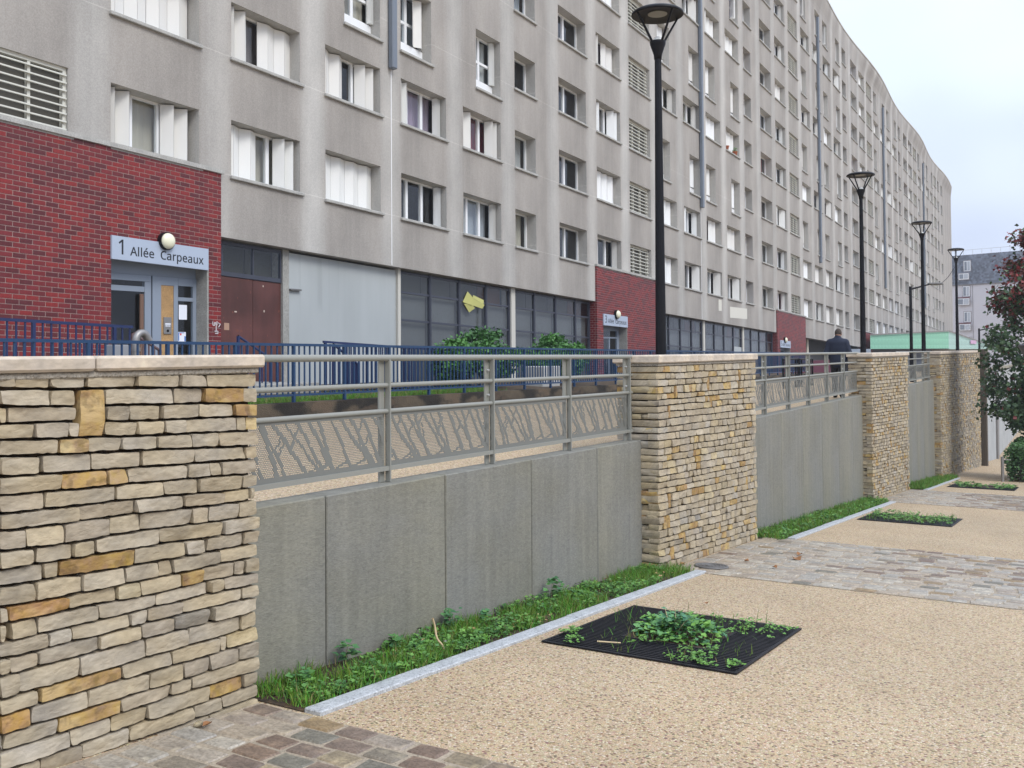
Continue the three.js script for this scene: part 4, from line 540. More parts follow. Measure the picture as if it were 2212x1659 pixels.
// ---------- ground floor ----------
const GZ = -12.92, base = (x) => 0.92 - 0.016 * (x - 16);
const gq = (x, h) => bY(x, h);
const brickTones = [[0.265, 0.015, 0.016], [0.225, 0.015, 0.018], [0.18, 0.014, 0.018], [0.30, 0.018, 0.016], [0.13, 0.013, 0.017], [0.24, 0.018, 0.022], [0.275, 0.015, 0.013]].map((c) => M(...c, { roughness: 0.55, map: T.grain }));
const bGeo = G('brick', () => shear(new B().box(0, 0.243, 0, 0.079, -0.06, 0)));
const bGeoS = (w) => G('brick' + w, () => shear(new B().box(0, w, 0, 0.079, -0.06, 0)));
function brickBlock(x0, x1, door, nParts, seed) {
  const r = rngOf(seed), BZ = -12.58, g = new THREE.Group(), [d0, d1, dh] = door; g.name = 'brick_porch'; g.position.set(x0 - 15.5, -0.9, 0); block.add(g); const topH = SILL1 - 0.03, cour = 0.093, list = [];
  const mb = new B(), mort = (a, b, h0, h1) => mb.box(a, b, 0, 1, BZ - 0.42, BZ - 0.006).map((q) => q); const q = (a, b, h0, h1) => { const t = new B().box(a, b, 0, 1, BZ - 0.42, BZ - 0.006).map((p) => [p[0], p[1] > 0.5 ? bY(p[0], h1) : (h0 === null ? base(p[0]) - 0.3 : bY(p[0], h0)), p[2]]); return t; };
  part(g, 'mortar', merge([q(x0 + 0.006, d0, null, topH), q(d1, x1 - 0.006, null, topH), q(d0, d1, dh, topH)]), mt.brickM);
  part(g, 'coping', new B().box(x0 - 0.03, x1 + 0.05, 0, 0.09, BZ - 0.42, BZ + 0.05).map((p) => [p[0], bY(p[0], topH) + p[1], p[2]]), mt.sill);
  const nr = Math.floor((topH - 0.6) / cour);
  for (let i = 0; i < nr; i++) { const h = topH - 0.086 - i * cour; let x = x0 - (i % 2 ? 0.128 : 0); while (x < x1 - 0.02) { let a = Math.max(x, x0), b = Math.min(x + 0.243, x1); const spans = h + 0.079 < dh && !(b <= d0 || a >= d1) ? [[a, Math.min(b, d0)], [Math.max(a, d1), b]] : [[a, b]]; for (const [s, e] of spans) if (e - s > 0.03 && bY(s, h) > base(s) - 0.1) list.push([s, e, h]); x += 0.257; } }
  // returns on the visible left-hand cheek and in the doorway
  const side = new B(); for (let i = 0; i < nr; i++) for (const xx of [x0, d1]) { const h = topH - 0.086 - i * cour; if (xx === d1 && h > dh) continue; if (bY(xx, h) < base(xx)) continue; for (let k = 0; k < 2; k++) { const z0 = BZ - 0.4 + k * 0.2 + (i % 2 ? 0.0 : 0.1), z1 = Math.min(z0 + 0.186, BZ - 0.07); if (z1 - z0 > 0.02) side.box(xx - (xx === x0 ? 0.0 : 0.006), xx + (xx === x0 ? 0.006 : 0), bY(xx, h), bY(xx, h) + 0.079, z0, z1); } }
  part(g, 'return_bricks', side, brickTones[1]).userData.kind = 'stuff';
  list.forEach((s) => { const v = proj(s[0], bY(s[0], s[2]), BZ); s.d = v[0] > -40 && v[1] < 770 ? v[2] : 1e3; }); list.sort((a, b) => a.d - b.d); const rest = new Map();
  list.forEach(([s, e, h], i) => { const w = Math.round((e - s) * 200) / 200, t = r(), lowf = n2(s * 0.8, h * 0.7, 401), m = brickTones[Math.floor(clamp(t * 0.75 + lowf * 0.35 - 0.08, 0, 0.999) * 7)], geo = e - s > 0.242 ? bGeo : bGeoS(w); if (i < nParts) local(g, 'brick', geo, m, [s - x0, bY(s, h), BZ - FZ]); else { if (!rest.has(m)) rest.set(m, []); rest.get(m).push(geo.clone().translate(s - 0, bY(s, h), BZ)); } });
  if (rest.size) part(g, 'small_bricks', mergeGeometries([...rest.values()].map((l) => mergeGeometries(l, false)), true), [...rest.keys()]).userData.kind = 'stuff';
  return g;
}
brickBlock(7.6, 15.15, [12.33, 14.80, 3.82], 300, 801); brickBlock(34.42, 41.5, [35.0, 37.35, 3.55], 0, 802); brickBlock(60.5, 67.7, [61.1, 63.55, 3.65], 0, 803); brickBlock(87.6, 92.5, [88.2, 90, 3.6], 0, 804);
// street-number boards with their round lamps
[[1, 12.31, 14.76, 3.90, 0.47, 13.61], [3, 34.95, 37.32, 3.80, 0.46, 36.17], [5, 61.03, 63.5, 3.80, 0.46, 62.06]].forEach(([no, x0, x1, h1, hh, lx]) => {
  const z = -12.545, b = new B().box(x0, x1, 0, hh, -12.6, z).map((q) => [q[0], bY(x0, h1 - hh) - 0.025 * (q[0] - x0) + q[1], q[2]]), p = part(block, 'address_board', b, mt.sign), f = new B().quad([x0 + 0.01, 0, z + 0.003], [x1 - 0.01, 0, z + 0.003], [x1 - 0.01, hh - 0.01, z + 0.003], [x0 + 0.01, hh - 0.01, z + 0.003]); f.map((q) => [q[0], bY(x0, h1 - hh) + 0.005 - 0.025 * (q[0] - x0) + q[1], q[2]]); f.u = [0, 0, 1, 0, 1, 1, 0, 1]; p.userData.label = `blue-grey board reading ${no} Allée Carpeaux`; part(p, 'lettering', f, new THREE.MeshStandardMaterial({ map: signTex(no), roughness: 0.5 }));
  const ly = bY(x0, h1) - 0.025 * (lx - x0) + 0.03, lp = part(block, 'bulkhead_lamp', new B().bar([lx, ly, -12.58], [lx, ly, -12.47], 0.185, 0.185, 24), mt.black); part(lp, 'globe', new THREE.SphereGeometry(0.165, 24, 16).scale(1, 1, 0.62).translate(lx, ly, -12.465), mt.globe);
});
// entrance door under the first board
{
  const D = new THREE.Group(); D.name = 'entrance_door'; D.position.set(13.6 - 15.5, 0, -0.3); block.add(D); const z = -12.95, F0 = new B(), fr = (x0, x1, h0, h1, zz = z) => F0.box(x0, x1, h0, h1, zz - 0.04, zz + 0.03);
  fr(12.35, 13.55, 3.17, 3.30); fr(12.30, 14.75, 3.305, 3.85, z - 0.02); fr(13.39, 13.55, 0.9, 3.165); fr(12.35, 13.385, 2.95, 3.06); fr(12.35, 13.385, 0.9, 1.1); fr(13.58, 13.80, 0.9, 3.3, z + 0.01); fr(14.14, 14.25, 0.9, 3.3); fr(14.66, 14.75, 0.9, 3.3); fr(14.255, 14.655, 3.13, 3.3); fr(14.255, 14.655, 2.80, 2.88); fr(14.255, 14.655, 1.35, 1.45); fr(13.80, 14.14, 3.12, 3.3);
  part(D, 'frame', F0, mt.doorFrame); part(D, 'plywood_panel', new B().box(13.803, 14.137, 0.9, 3.115, z - 0.03, z + 0.02), mt.ply);
  for (const p of [[12.35, 13.385, 3.06, 3.165], [12.35, 13.385, 1.1, 2.95], [14.255, 14.655, 2.88, 3.13], [14.255, 14.655, 1.45, 2.80], [14.255, 14.655, 0.95, 1.35]]) part(D, 'pane', new B().quad([p[0], p[2], z], [p[1], p[2], z], [p[1], p[3], z], [p[0], p[3], z]), mt.glass);
  part(D, 'door_handle', new B().cbox(13.24, 13.33, 1.2, 2.9, z + 0.04, z + 0.09, 0.012), M(0.16, 0.09, 0.06, { roughness: 0.5 }));
  const ic = part(D, 'intercom', new B().cbox(13.87, 14.07, 2.08, 2.44, z + 0.02, z + 0.045, 0.006), mt.steel); part(ic, 'keypad', new B().box(13.90, 14.04, 2.28, 2.31, z + 0.045, z + 0.05).box(13.91, 13.94, 2.24, 2.265, z + 0.045, z + 0.05).box(13.955, 13.985, 2.24, 2.265, z + 0.045, z + 0.05).box(14.0, 14.03, 2.24, 2.265, z + 0.045, z + 0.05), mt.paper); part(ic, 'speaker', new B().bar([13.97, 2.15, z + 0.044], [13.97, 2.15, z + 0.052], 0.028), mt.black);
  part(D, 'paper_notice', new B().box(14.29, 14.51, 2.40, 2.72, z + 0.006, z + 0.009), mt.paper); part(D, 'sticker', new B().box(14.27, 14.48, 1.92, 2.13, z + 0.006, z + 0.009), mt.paper); part(D, 'sticker_border', new B().box(14.275, 14.30, 1.94, 2.12, z + 0.01, z + 0.012).box(14.44, 14.475, 1.93, 2.04, z + 0.01, z + 0.012).box(14.30, 14.44, 2.105, 2.12, z + 0.01, z + 0.012), M(0.05, 0.16, 0.45)); part(D, 'sticker_mark', new B().box(14.32, 14.36, 2.06, 2.1, z + 0.01, z + 0.013), M(0.7, 0.08, 0.06));
  part(D, 'jamb', new B().box(14.755, 14.80, 0.8, 3.84, -13.05, -12.585), mt.concTop); part(D, 'floor_skirt', new B().box(12.4, 13.3, 1.12, 1.28, z - 0.5, z - 0.49).box(12.4, 13.3, 1.5, 1.62, z - 0.5, z - 0.49), mt.paper);
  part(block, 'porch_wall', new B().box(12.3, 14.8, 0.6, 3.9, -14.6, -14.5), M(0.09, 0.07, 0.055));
  // scrawled white tag on the brick beside the doors
  const s = new B(), st = (pts) => { for (let i = 0; i + 1 < pts.length; i++) s.bar([...pts[i], -12.574], [...pts[i + 1], -12.574], 0.011, 0.011, 5); }; st([[14.9, 2.36], [14.91, 2.28], [14.95, 2.27], [14.96, 2.35]]); st([[14.985, 2.35], [14.99, 2.29], [15.02, 2.29], [15.025, 2.37]]); st([[15.05, 2.34], [15.12, 2.31], [15.07, 2.24]]); st([[15.0, 2.28], [15.0, 2.13]]); st([[14.95, 2.15], [15.05, 2.15], [15.05, 2.1], [14.97, 2.1]]); part(block, 'paint_scrawl', s, M(0.6, 0.56, 0.56));
}
// doors of the next two entrances
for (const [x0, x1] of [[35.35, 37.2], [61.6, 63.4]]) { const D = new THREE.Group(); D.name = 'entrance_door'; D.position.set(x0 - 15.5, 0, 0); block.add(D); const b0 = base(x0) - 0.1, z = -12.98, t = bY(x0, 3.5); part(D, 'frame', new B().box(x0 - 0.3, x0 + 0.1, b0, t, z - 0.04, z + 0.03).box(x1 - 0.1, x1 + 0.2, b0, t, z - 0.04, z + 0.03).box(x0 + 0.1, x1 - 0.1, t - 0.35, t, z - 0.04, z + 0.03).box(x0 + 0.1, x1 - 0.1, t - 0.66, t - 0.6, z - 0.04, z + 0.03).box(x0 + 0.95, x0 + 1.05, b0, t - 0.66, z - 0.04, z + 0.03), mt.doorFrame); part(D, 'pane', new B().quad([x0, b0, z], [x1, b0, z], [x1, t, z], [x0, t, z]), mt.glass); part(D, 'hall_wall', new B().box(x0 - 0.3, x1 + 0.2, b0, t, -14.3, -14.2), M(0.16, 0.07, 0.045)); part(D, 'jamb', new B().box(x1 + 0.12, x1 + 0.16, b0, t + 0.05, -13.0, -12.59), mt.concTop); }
// brown double door with its transom light
{
  const D = new THREE.Group(); D.name = 'service_door'; D.position.set(16.4 - 15.5, 0, -0.25); block.add(D); const z = GZ, s = (b) => b.map((q) => [q[0], q[1] - SB * (q[0] - 15.45), q[2]]);
  part(D, 'door_leaf', s(new B().cbox(15.2, 16.43, 0.93, 3.42, z - 0.04, z, 0.006)), mt.brown); part(D, 'door_leaf', s(new B().cbox(16.445, 17.36, 0.93, 3.42, z - 0.045, z - 0.005, 0.006)), mt.brown); part(D, 'transom_frame', s(new B().box(15.2, 17.36, 3.43, 3.53, z - 0.05, z + 0.02).box(15.2, 17.36, 4.15, 4.22, z - 0.05, z + 0.02).box(15.45, 15.5, 3.53, 4.15, z - 0.05, z + 0.02).box(16.41, 16.45, 3.53, 4.15, z - 0.05, z + 0.02).box(17.31, 17.36, 3.53, 4.15, z - 0.05, z + 0.02)), mt.slat);
  for (const [a, b] of [[15.5, 16.41], [16.45, 17.31]]) { part(D, 'pane', s(new B().quad([a, 3.53, z], [b, 3.53, z], [b, 4.15, z], [a, 4.15, z])), mt.glass); part(D, 'blind', s(new B().box(a, b, 3.54, 4.14, z - 0.3, z - 0.29)), M(0.045, 0.042, 0.03)); }
  for (const [x, h, w, hh] of [[15.86, 2.62, 0.07, 0.03], [16.78, 2.68, 0.03, 0.05], [16.75, 3.28, 0.03, 0.04], [15.55, 2.2, 0.15, 0.16]]) part(D, 'paint_chip', s(new B().box(x, x + w, h, h + hh, z, z + 0.002)), M(...(w > 0.1 ? [0.42, 0.26, 0.18] : [0.6, 0.5, 0.42])));
  part(block, 'pillar', new B().box(17.365, 17.575, 0, 1, GZ - 0.3, GZ + 0.06).map((q) => [q[0], q[1] > 0.5 ? bY(q[0], SOFF - 0.002) : base(q[0]) - 0.3, q[2]]), mt.concTop);
  const wp = part(block, 'blank_panel', new B().box(17.58, 21.9, 0, 1, GZ - 0.2, GZ + 0.02).map((q) => [q[0], q[1] > 0.5 ? bY(q[0], SOFF - 0.06) : base(q[0]) - 0.06, q[2]]), mt.white); part(wp, 'bracket', new B().box(17.6, 17.98, 3.2, 3.24, GZ + 0.02, GZ + 0.1), mt.iron); part(block, 'plinth', new B().box(15.2, 34.4, 0, 1, GZ - 0.3, GZ + 0.05).map((q) => [q[0], q[1] > 0.5 ? base(q[0]) - 0.065 : base(q[0]) - 0.6, q[2]]), mt.oldwall);
}
// workshop glazing
function glazing(xs, skip = -1) {
  const D = new THREE.Group(), z = GZ, x0 = xs[0], S = (b) => b.map((q) => [q[0], q[1] - SB * (q[0] - x0), q[2]]); D.name = 'shop_glazing'; D.position.set(x0 - 15.5, 0, -0.3); block.add(D); const top = bY(x0, SOFF - 0.03), t1 = top - 0.62, t2 = top - 1.42, bt = base(x0) - 0.06;
  const fr = new B(); for (const y of [top - 0.06, t1, t2]) fr.box(x0, xs.at(-1), y - 0.025, y + 0.035, z - 0.04, z + 0.01); part(D, 'transom', S(fr), mt.slat);
  xs.forEach((x, i) => part(D, 'mullion', S(new B().box(x - 0.045, x - 0.01, bt, top, z - 0.05, z + 0.035).box(x + 0.01, x + 0.045, bt, top, z - 0.05, z + 0.035).box(x - 0.01, x + 0.01, bt, top, z - 0.05, z + 0.015)), mt.slat));
  for (let i = 0; i + 1 < xs.length; i++) { const a = xs[i] + 0.045, b = xs[i + 1] - 0.045, q = (y0, y1) => S(new B().quad([a, y0, z - 0.015], [b, y0, z - 0.015], [b, y1, z - 0.015], [a, y1, z - 0.015])); for (const [y0, y1] of [[t1 + 0.035, top - 0.09], [t2 + 0.035, t1 - 0.025], [bt, t2 - 0.025]]) part(D, 'pane', q(y0, y1), mt.glass); if (i === skip) part(D, 'white_door', S(new B().cbox(a, b, bt, t2 + 0.3, z - 0.01, z + 0.03, 0.006)), mt.white); part(D, 'blind', S(new B().box(a - 0.02, b + 0.02, bt, t1 - 0.03, z - 0.16, z - 0.15)), mt.blind); part(D, 'upper_blind', S(new B().box(a - 0.02, b + 0.02, t1 - 0.02, top, z - 0.36, z - 0.35)), M(...(i % 4 === 3 ? [0.12, 0.055, 0.03] : [0.085, 0.08, 0.06]))); }
}
glazing([22.08, 23.58, 25.15, 26.73, 28.2]); glazing([28.52, 29.95, 31.56, 33.18, 34.38]); glazing([41.6, 42.91, 44.43, 45.97, 47.45]); glazing([47.98, 49.41, 51.02, 52.64, 54.1], 3); glazing([54.45, 55.96, 57.65, 59.24, 60.45]);
for (const x of [21.92, 28.23, 47.5, 54.13]) part(block, 'pillar', new B().box(x, x + (x < 22 ? 0.12 : 0.26), 0, 1, GZ - 0.3, GZ + 0.09).map((q) => [q[0], q[1] > 0.5 ? bY(q[0], SOFF - 0.002) : base(q[0]) - 0.3, q[2]]), M(0.55, 0.53, 0.47));
// crumpled yellow paper inside the glazing
{ const y = new B(), P = (a, b, d = 0) => [a, b, GZ + 0.012 + d]; y.quad(P(25.35, 3.25), P(25.75, 3.17, 0.05), P(25.98, 3.37, 0.03), P(25.63, 3.6)); y.quad(P(25.75, 3.17, 0.05), P(26.5, 3.08), P(26.55, 3.2, 0.06), P(25.98, 3.37, 0.03)); y.quad(P(25.9, 3.4, 0.03), P(26.5, 3.22, 0.05), P(26.56, 3.36, 0.02), P(25.95, 3.5)); y.quad(P(25.42, 3.2), P(25.72, 2.93), P(26.0, 3.08, 0.04), P(25.8, 3.2, 0.05)); part(block, 'yellow_paper', y.map((q) => [q[0], q[1] - 0.02, q[2]]), mt.yellow); }
// open passage past the third entrance
{ const q = (x0, x1, h1, z0, z1) => new B().box(x0, x1, 0, 1, z0, z1).map((p) => [p[0], p[1] > 0.5 ? bY(p[0], h1) : base(p[0]) - 0.5, p[2]]); part(block, 'passage_wall', q(67.7, 87.6, SOFF, -17, -16.8), mt.beige); part(block, 'passage_pillar', q(70.6, 71.0, SOFF, -13.6, -13.2), M(0.62, 0.56, 0.44)); part(block, 'canopy', new B().box(79, 87.5, bY(83, 3.6), bY(83, 3.95), -12.9, -11.9), M(0.25, 0.29, 0.34)); part(block, 'far_ground_wall', q(92.5, 156, SOFF, -13.3, -13.0), mt.conc); part(block, 'near_ground_wall', q(15, 60, SOFF, -15.5, -15.3), mt.interior); }

// ---------- forecourt edge: old wall, blue railings, grass, shrubs ----------
const owTop = (x) => 0.93 - 0.009 * x;
solo('low_wall', new B().cbox(4, 48, 0, 1, -7.75, -7.5, 0.0, (q) => [q[0], q[1] > 0.5 ? owTop(q[0]) : pathY(q[0]) - 0.1, q[2]]), mt.oldwall, 'low stained old concrete wall under the blue railing', 'low wall');
grass('bright grass growing behind the low stained wall', 10, 19.5, -8.6, -7.8, (x, z) => terrY(x, z), 7000, 0.08, 0.2, 901, 0.2, 0.012);
function blueRail(label, z, a, b, topF, botF, m, sp, parts, posts, group) {
  const mid = (a + b) / 2, g = thing('blue_railing', label, 'railing', [mid, botF(mid), z], group), beam = (nm, f, hh, dz) => part(g, nm, new B().box(a, b, -hh, 0, z - dz, z + dz).map((q) => [q[0], q[1] + f(q[0]), q[2]]), m);
  beam('top_rail', topF, 0.045, 0.024); beam('bottom_rail', (x) => botF(x) + 0.14, 0.035, 0.018);
  const h = topF(mid) - botF(mid), bar = new B().box(-0.011, 0.011, 0.135, h - 0.04, -0.011, 0.011).geo(), rest = []; let n = 0;
  for (let x = a + sp / 2; x < b; x += sp) { if (n++ < parts) local(g, 'bar', bar, m, [x - mid, botF(x) - botF(mid), 0]); else rest.push(bar.clone().translate(x, botF(x), z)); }
  if (rest.length) part(g, 'far_bars', mergeGeometries(rest, false), m).userData.kind = 'stuff';
  for (let x = a + 0.06; x < b; x += posts) part(g, 'post', new B().box(x - 0.024, x + 0.024, botF(x) - 0.06, topF(x) - 0.04, z - 0.025, z + 0.025), m);
  return g;
}
const brT = (x) => 1.925 - 0.0088 * x;
blueRail('long blue metal bar railing along the low stained wall', -7.65, 5.6, 47.5, brT, (x) => owTop(x) + 0.0, mt.blue, 0.131, 300, 1.31, 'blue bar railings of the forecourt');
blueRail('dark blue stair railing before the first brick entrance', -9.6, 4.5, 10.5, (x) => 2.46 - 0.032 * x, (x) => 1.22 - 0.032 * x, mt.navy, 0.14, 99, 1.4, 'blue bar railings of the forecourt');
blueRail('blue ramp railing before the blank white panel', -9.6, 15.15, 21.6, (x) => 1.905 - 0.042 * (x - 15.2), (x) => 0.83 - 0.036 * (x - 15.2), mt.navy, 0.135, 99, 1.35, 'blue bar railings of the forecourt');
function handrail(label, z, x0, y0, x1, y1, m) { const g = thing('stair_handrail', label, 'handrail', [x0, y0 - 1.1, z]), d = (x, y) => [x, y, z]; part(g, 'rail', new B().bar(d(x0, y0), d(x1, y1), 0.026, 0.026, 8), m); for (const [x, y] of [[x0, y0], [x1, y1]]) part(g, 'post', new B().box(x - 0.024, x + 0.024, Math.min(y - 0.95, 0.85), y, z - 0.024, z + 0.024), m); for (let t = 0.2; t < 1; t += 0.2) part(g, 'bar', new B().box(lerp(x0, x1, t) - 0.011, lerp(x0, x1, t) + 0.011, lerp(y0, y1, t) - 0.9, lerp(y0, y1, t) - 0.02, z - 0.011, z + 0.011), m); }
handrail('worn sloping handrail at the end of the dark blue stair railing', -9.6, 10.5, 2.0, 11.05, 1.72, M(0.14, 0.09, 0.09));
handrail('blue sloping handrail before the brown double door', -10.6, 13.77, 2.0, 14.85, 1.45, mt.navy);
handrail('blue sloping brace at the head of the ramp railing', -9.2, 15.0, 1.83, 15.75, 1.42, mt.navy);
{
  const g = thing('vent_pipe', 'galvanised gooseneck vent pipe behind the blue railing', 'pipe', [10.1, 0.9, -8.9]), c = new THREE.CatmullRomCurve3([[10.02, 0.85, -8.9], [10.02, 1.8, -8.9], [10.04, 1.93, -8.9], [10.12, 1.99, -8.9], [10.2, 1.96, -8.9], [10.27, 1.86, -8.9]].map((q) => new THREE.Vector3(...q))); part(g, 'pipe', new THREE.TubeGeometry(c, 30, 0.062, 12), mt.steel); part(g, 'collar', new B().bar([10.02, 1.7, -8.9], [10.02, 1.76, -8.9], 0.072, 0.072, 14), mt.steel);
  solo('utility_cabinet', new B().cbox(9.5, 9.78, 0.9, 1.8, -8.95, -8.75, 0.01), M(0.25, 0.26, 0.28), 'small grey utility cabinet behind the blue railing', 'cabinet');
  part(thing('entrance_landing', 'raised concrete landing under the brick entrance doors', 'landing', [11.5, 0.4, -11.2]), 'slab', new B().cbox(4, 15.1, 0.4, 1.05, -12.5, -9.65, 0.01), mt.concTop);
  part(thing('service_landing', 'raised old concrete landing before the brown door', 'landing', [18, 0.4, -11]), 'slab', new B().cbox(15.15, 20.8, 0.4, 0.86, -12.6, -9.65, 0.01), mt.oldwall);
}
function shrub(label, x, z, rx, ry, rz, y0, n, seed) {
  const r = rngOf(seed), l = [], cl = []; for (let i = 0; i < 70; i++) { const d = dirUp(r, rr(-0.75, 1, r)), q = Math.pow(r(), 0.35) * rr(0.72, 1.0, r); cl.push([x + d[0] * rx * q, y0 + ry + d[1] * ry * q, z + d[2] * rz * q, r()]); }
  for (let i = 0; i < n; i++) { const c = cl[Math.floor(r() * 69.99)], g = () => (r() + r() + r() - 1.5) * 0.34; l.push({ p: [c[0] + g() * rx * 0.6, Math.max(y0 + 0.05, c[1] + g() * ry * 0.6), c[2] + g() * rz * 0.6], s: rr(0.07, 0.12, r), d: dirUp(r, rr(-0.4, 0.8, r)), n: dirUp(r, rr(0.1, 1, r)), c: mixc([0.085, 0.24, 0.04], [0.035, 0.12, 0.03], clamp(c[3] * 0.7 + r() * 0.4, 0, 1)), w: 0.38 }); }
  const g = thing('shrub', label, 'shrub', [x, y0, z], 'round shrubs before the workshop glazing'); part(g, 'foliage', leaves(l), mLeaf); for (let i = 0; i < 7; i++) { const a = r() * 6.28; part(g, 'stem', new B().bar([x, y0, z], [x + Math.cos(a) * rx * 0.55, y0 + ry * 1.3, z + Math.sin(a) * rz * 0.55], 0.014, 0.006, 6), mt.bark); }
}
shrub('round green shrub under the yellow crumpled paper', 20.2, -9.15, 1.6, 0.80, 0.9, 0.62, 13000, 911);
shrub('round green shrub nearer the third brick entrance', 24.9, -9.4, 1.6, 0.77, 0.9, 0.56, 12000, 912);
solo('planter', new B().cbox(22.9, 23.9, 0.55, 1.25, -9.3, -8.7, 0.02), M(0.42, 0.42, 0.40), 'pale box standing between the two round shrubs', 'planter');

// ---------- street lamps ----------
function lampPost() {
  const o = new THREE.Group(), A = (n, b, m, p = o) => local(p, n, b, m), H = 5.5; // origin on the upper path
  const pole = [], N = 16; { const g = new THREE.CylinderGeometry(0.043, 0.078, 4.95, N * 2, 1, false); const p = g.attributes.position; for (let i = 0; i < p.count; i++) { const a = Math.atan2(p.getZ(i), p.getX(i)), k = 1 - 0.07 * (0.5 + 0.5 * Math.cos(a * N)); p.setX(i, p.getX(i) * k); p.setZ(i, p.getZ(i) * k); } g.computeVertexNormals(); g.translate(0, 2.475, 0); A('pole', g, mt.black); }
  A('base_plate', new B().cbox(-0.14, 0.14, 0, 0.03, -0.14, 0.14, 0.006), mt.black);
  A('cone', new THREE.LatheGeometry([[0.001, 4.9], [0.05, 4.9], [0.055, 4.96], [0.1, 5.09], [0.105, 5.13], [0.09, 5.135], [0.001, 5.135]].map((q) => new THREE.Vector2(...q)), 24), mt.black);
  A('light_dome', new THREE.SphereGeometry(0.062, 20, 10, 0, 6.283, 0, 1.571).translate(0, 5.136, 0), mt.lampglass);
  for (let i = 0; i < 4; i++) { const a = 0.55 + i * Math.PI / 2; A('arm', new B().bar([Math.cos(a) * 0.088, 5.12, Math.sin(a) * 0.088], [Math.cos(a) * 0.318, 5.475, Math.sin(a) * 0.318], 0.017, 0.014, 8), mt.black); }
  const top = A('reflector_disc', new THREE.LatheGeometry([[0.001, 5.56], [0.15, 5.555], [0.29, 5.53], [0.335, 5.5], [0.337, 5.475], [0.325, 5.468], [0.29, 5.478], [0.14, 5.50], [0.001, 5.50]].map((q) => new THREE.Vector2(...q)), 40), mt.black); A('reflector', new THREE.CylinderGeometry(0.125, 0.125, 0.01, 28).translate(0, 5.492, 0), M(0.22, 0.217, 0.195, { roughness: 0.4 }), top);
  return o;
}
const lamp0 = lampPost();
[[11.68, 'tall black lamp post behind the ochre stone pier'], [24.97, 'black lamp post behind the tall stone pier'], [35.5, 'black lamp post behind the start of the dark-stained wall'], [45.8, 'black lamp post behind the end of the dark-stained wall']].forEach(([x, l], i) => { const o = i ? lamp0.clone() : lamp0; o.name = numbered('street_lamp'); o.position.set(x, pathY(x) - 0.005 + (i ? 0.07 * i : 0) - 0.0, -0.8); o.rotation.y = i * 0.2; scene.add(o); tag(o, l, 'street lamp', 'black lamp posts behind the stone walls'); });
lamp0.position.y = 0.53;
function armLamp(label, x, z, y0, y1, len) { const g = thing('arm_lamp', label, 'street lamp', [x, y0, z]); part(g, 'pole', new B().bar([x, y0, z], [x, y1, z], 0.075, 0.055, 12), mt.black); part(g, 'arm', new B().bar([x, y1 - 0.12, z], [x + len * 0.51, y1 + 0.1, z + len * 0.86], 0.04, 0.03, 8), mt.black); const e = [x + len * 0.51, y1 + 0.1, z + len * 0.86], h = part(g, 'lamp_head', new B().cbox(-0.1, 0.45, -0.045, 0.05, -0.13, 0.13, 0.03).map((q) => [e[0] + q[0] * 0.51 - q[2] * 0.86, e[1] + q[1], e[2] + q[0] * 0.86 + q[2] * 0.51]), mt.iron); }
armLamp('thin black post with a sideways arm lamp in front of the green kiosk', 42.9, -2.25, 0.2, 4.25, 0.85);
armLamp('small arm lamp post beyond the green kiosk', 66.2, -1.65, -0.2, 2.9, 1.1);
{ const a = new THREE.Vector3(45.8, 5.2, -0.85), b = new THREE.Vector3(43.4, 4.3, -1.5), c = new THREE.CatmullRomCurve3([a, a.clone().lerp(b, 0.35).add(new THREE.Vector3(0, -0.22, 0)), a.clone().lerp(b, 0.7).add(new THREE.Vector3(0, -0.2, 0)), b]); solo('cable', new THREE.TubeGeometry(c, 20, 0.012, 5), mt.black, 'thin black cable hanging between a lamp post and the arm lamp', 'cable'); }
{ // lantern at the hedge, its shade wider at the top
  const x = 25.0, z = 2.95, g = thing('lantern_post', 'dark lantern post with a flared shade beside the tree', 'street lamp', [x, gY(x), z]); part(g, 'pole', new B().bar([x, gY(x), z], [x, 1.25, z], 0.06, 0.045, 12), mt.black); part(g, 'shade', new THREE.LatheGeometry([[0.001, 1.75], [0.34, 1.74], [0.36, 1.70], [0.16, 1.32], [0.14, 1.25], [0.001, 1.25]].map((q) => new THREE.Vector2(...q)), 28).translate(x, 0, z), M(0.07, 0.07, 0.08, { roughness: 0.4 }));
}

// ---------- barriers seen through the railing ----------
[[31.8, -4.6], [34.3, -4.7]].forEach(([x, z], i) => { const g = thing('metal_barrier', ['black crossed metal barrier near the third entrance', 'black crossed metal barrier beside the walking man'][i], 'barrier', [x, pathY(x), z], 'black barriers on the upper path'), y = pathY(x), L = 1.9; part(g, 'top_rail', new B().bar([x, y + 0.98, z], [x + L, y + 0.98, z], 0.03, 0.03, 8), mt.black); part(g, 'middle_rail', new B().bar([x, y + 0.8, z], [x + L, y + 0.8, z], 0.025, 0.025, 8), mt.black); for (const q of [0, 0.3, L - 0.3, L]) part(g, 'post', new B().bar([x + q, y, z], [x + q, y + 0.98, z], 0.03, 0.03, 8), mt.black); part(g, 'brace', new B().bar([x + 0.3, y + 0.1, z], [x + L - 0.3, y + 0.78, z], 0.014, 0.014, 6), mt.black); part(g, 'brace', new B().bar([x + L - 0.3, y + 0.1, z], [x + 0.3, y + 0.78, z], 0.014, 0.014, 6), mt.black); });
solo('maroon_hoarding', new B().cbox(62, 74, -0.4, 0.9, -12.2, -12.1, 0.01), mt.maroon, 'low maroon panel fence in front of the open passage', 'fence');
solo('red_post', new B().bar([58.5, -0.3, -11.6], [58.5, 1.25, -11.6], 0.07, 0.07, 10), mt.redpost, 'bright red post beside the third brick entrance', 'post');

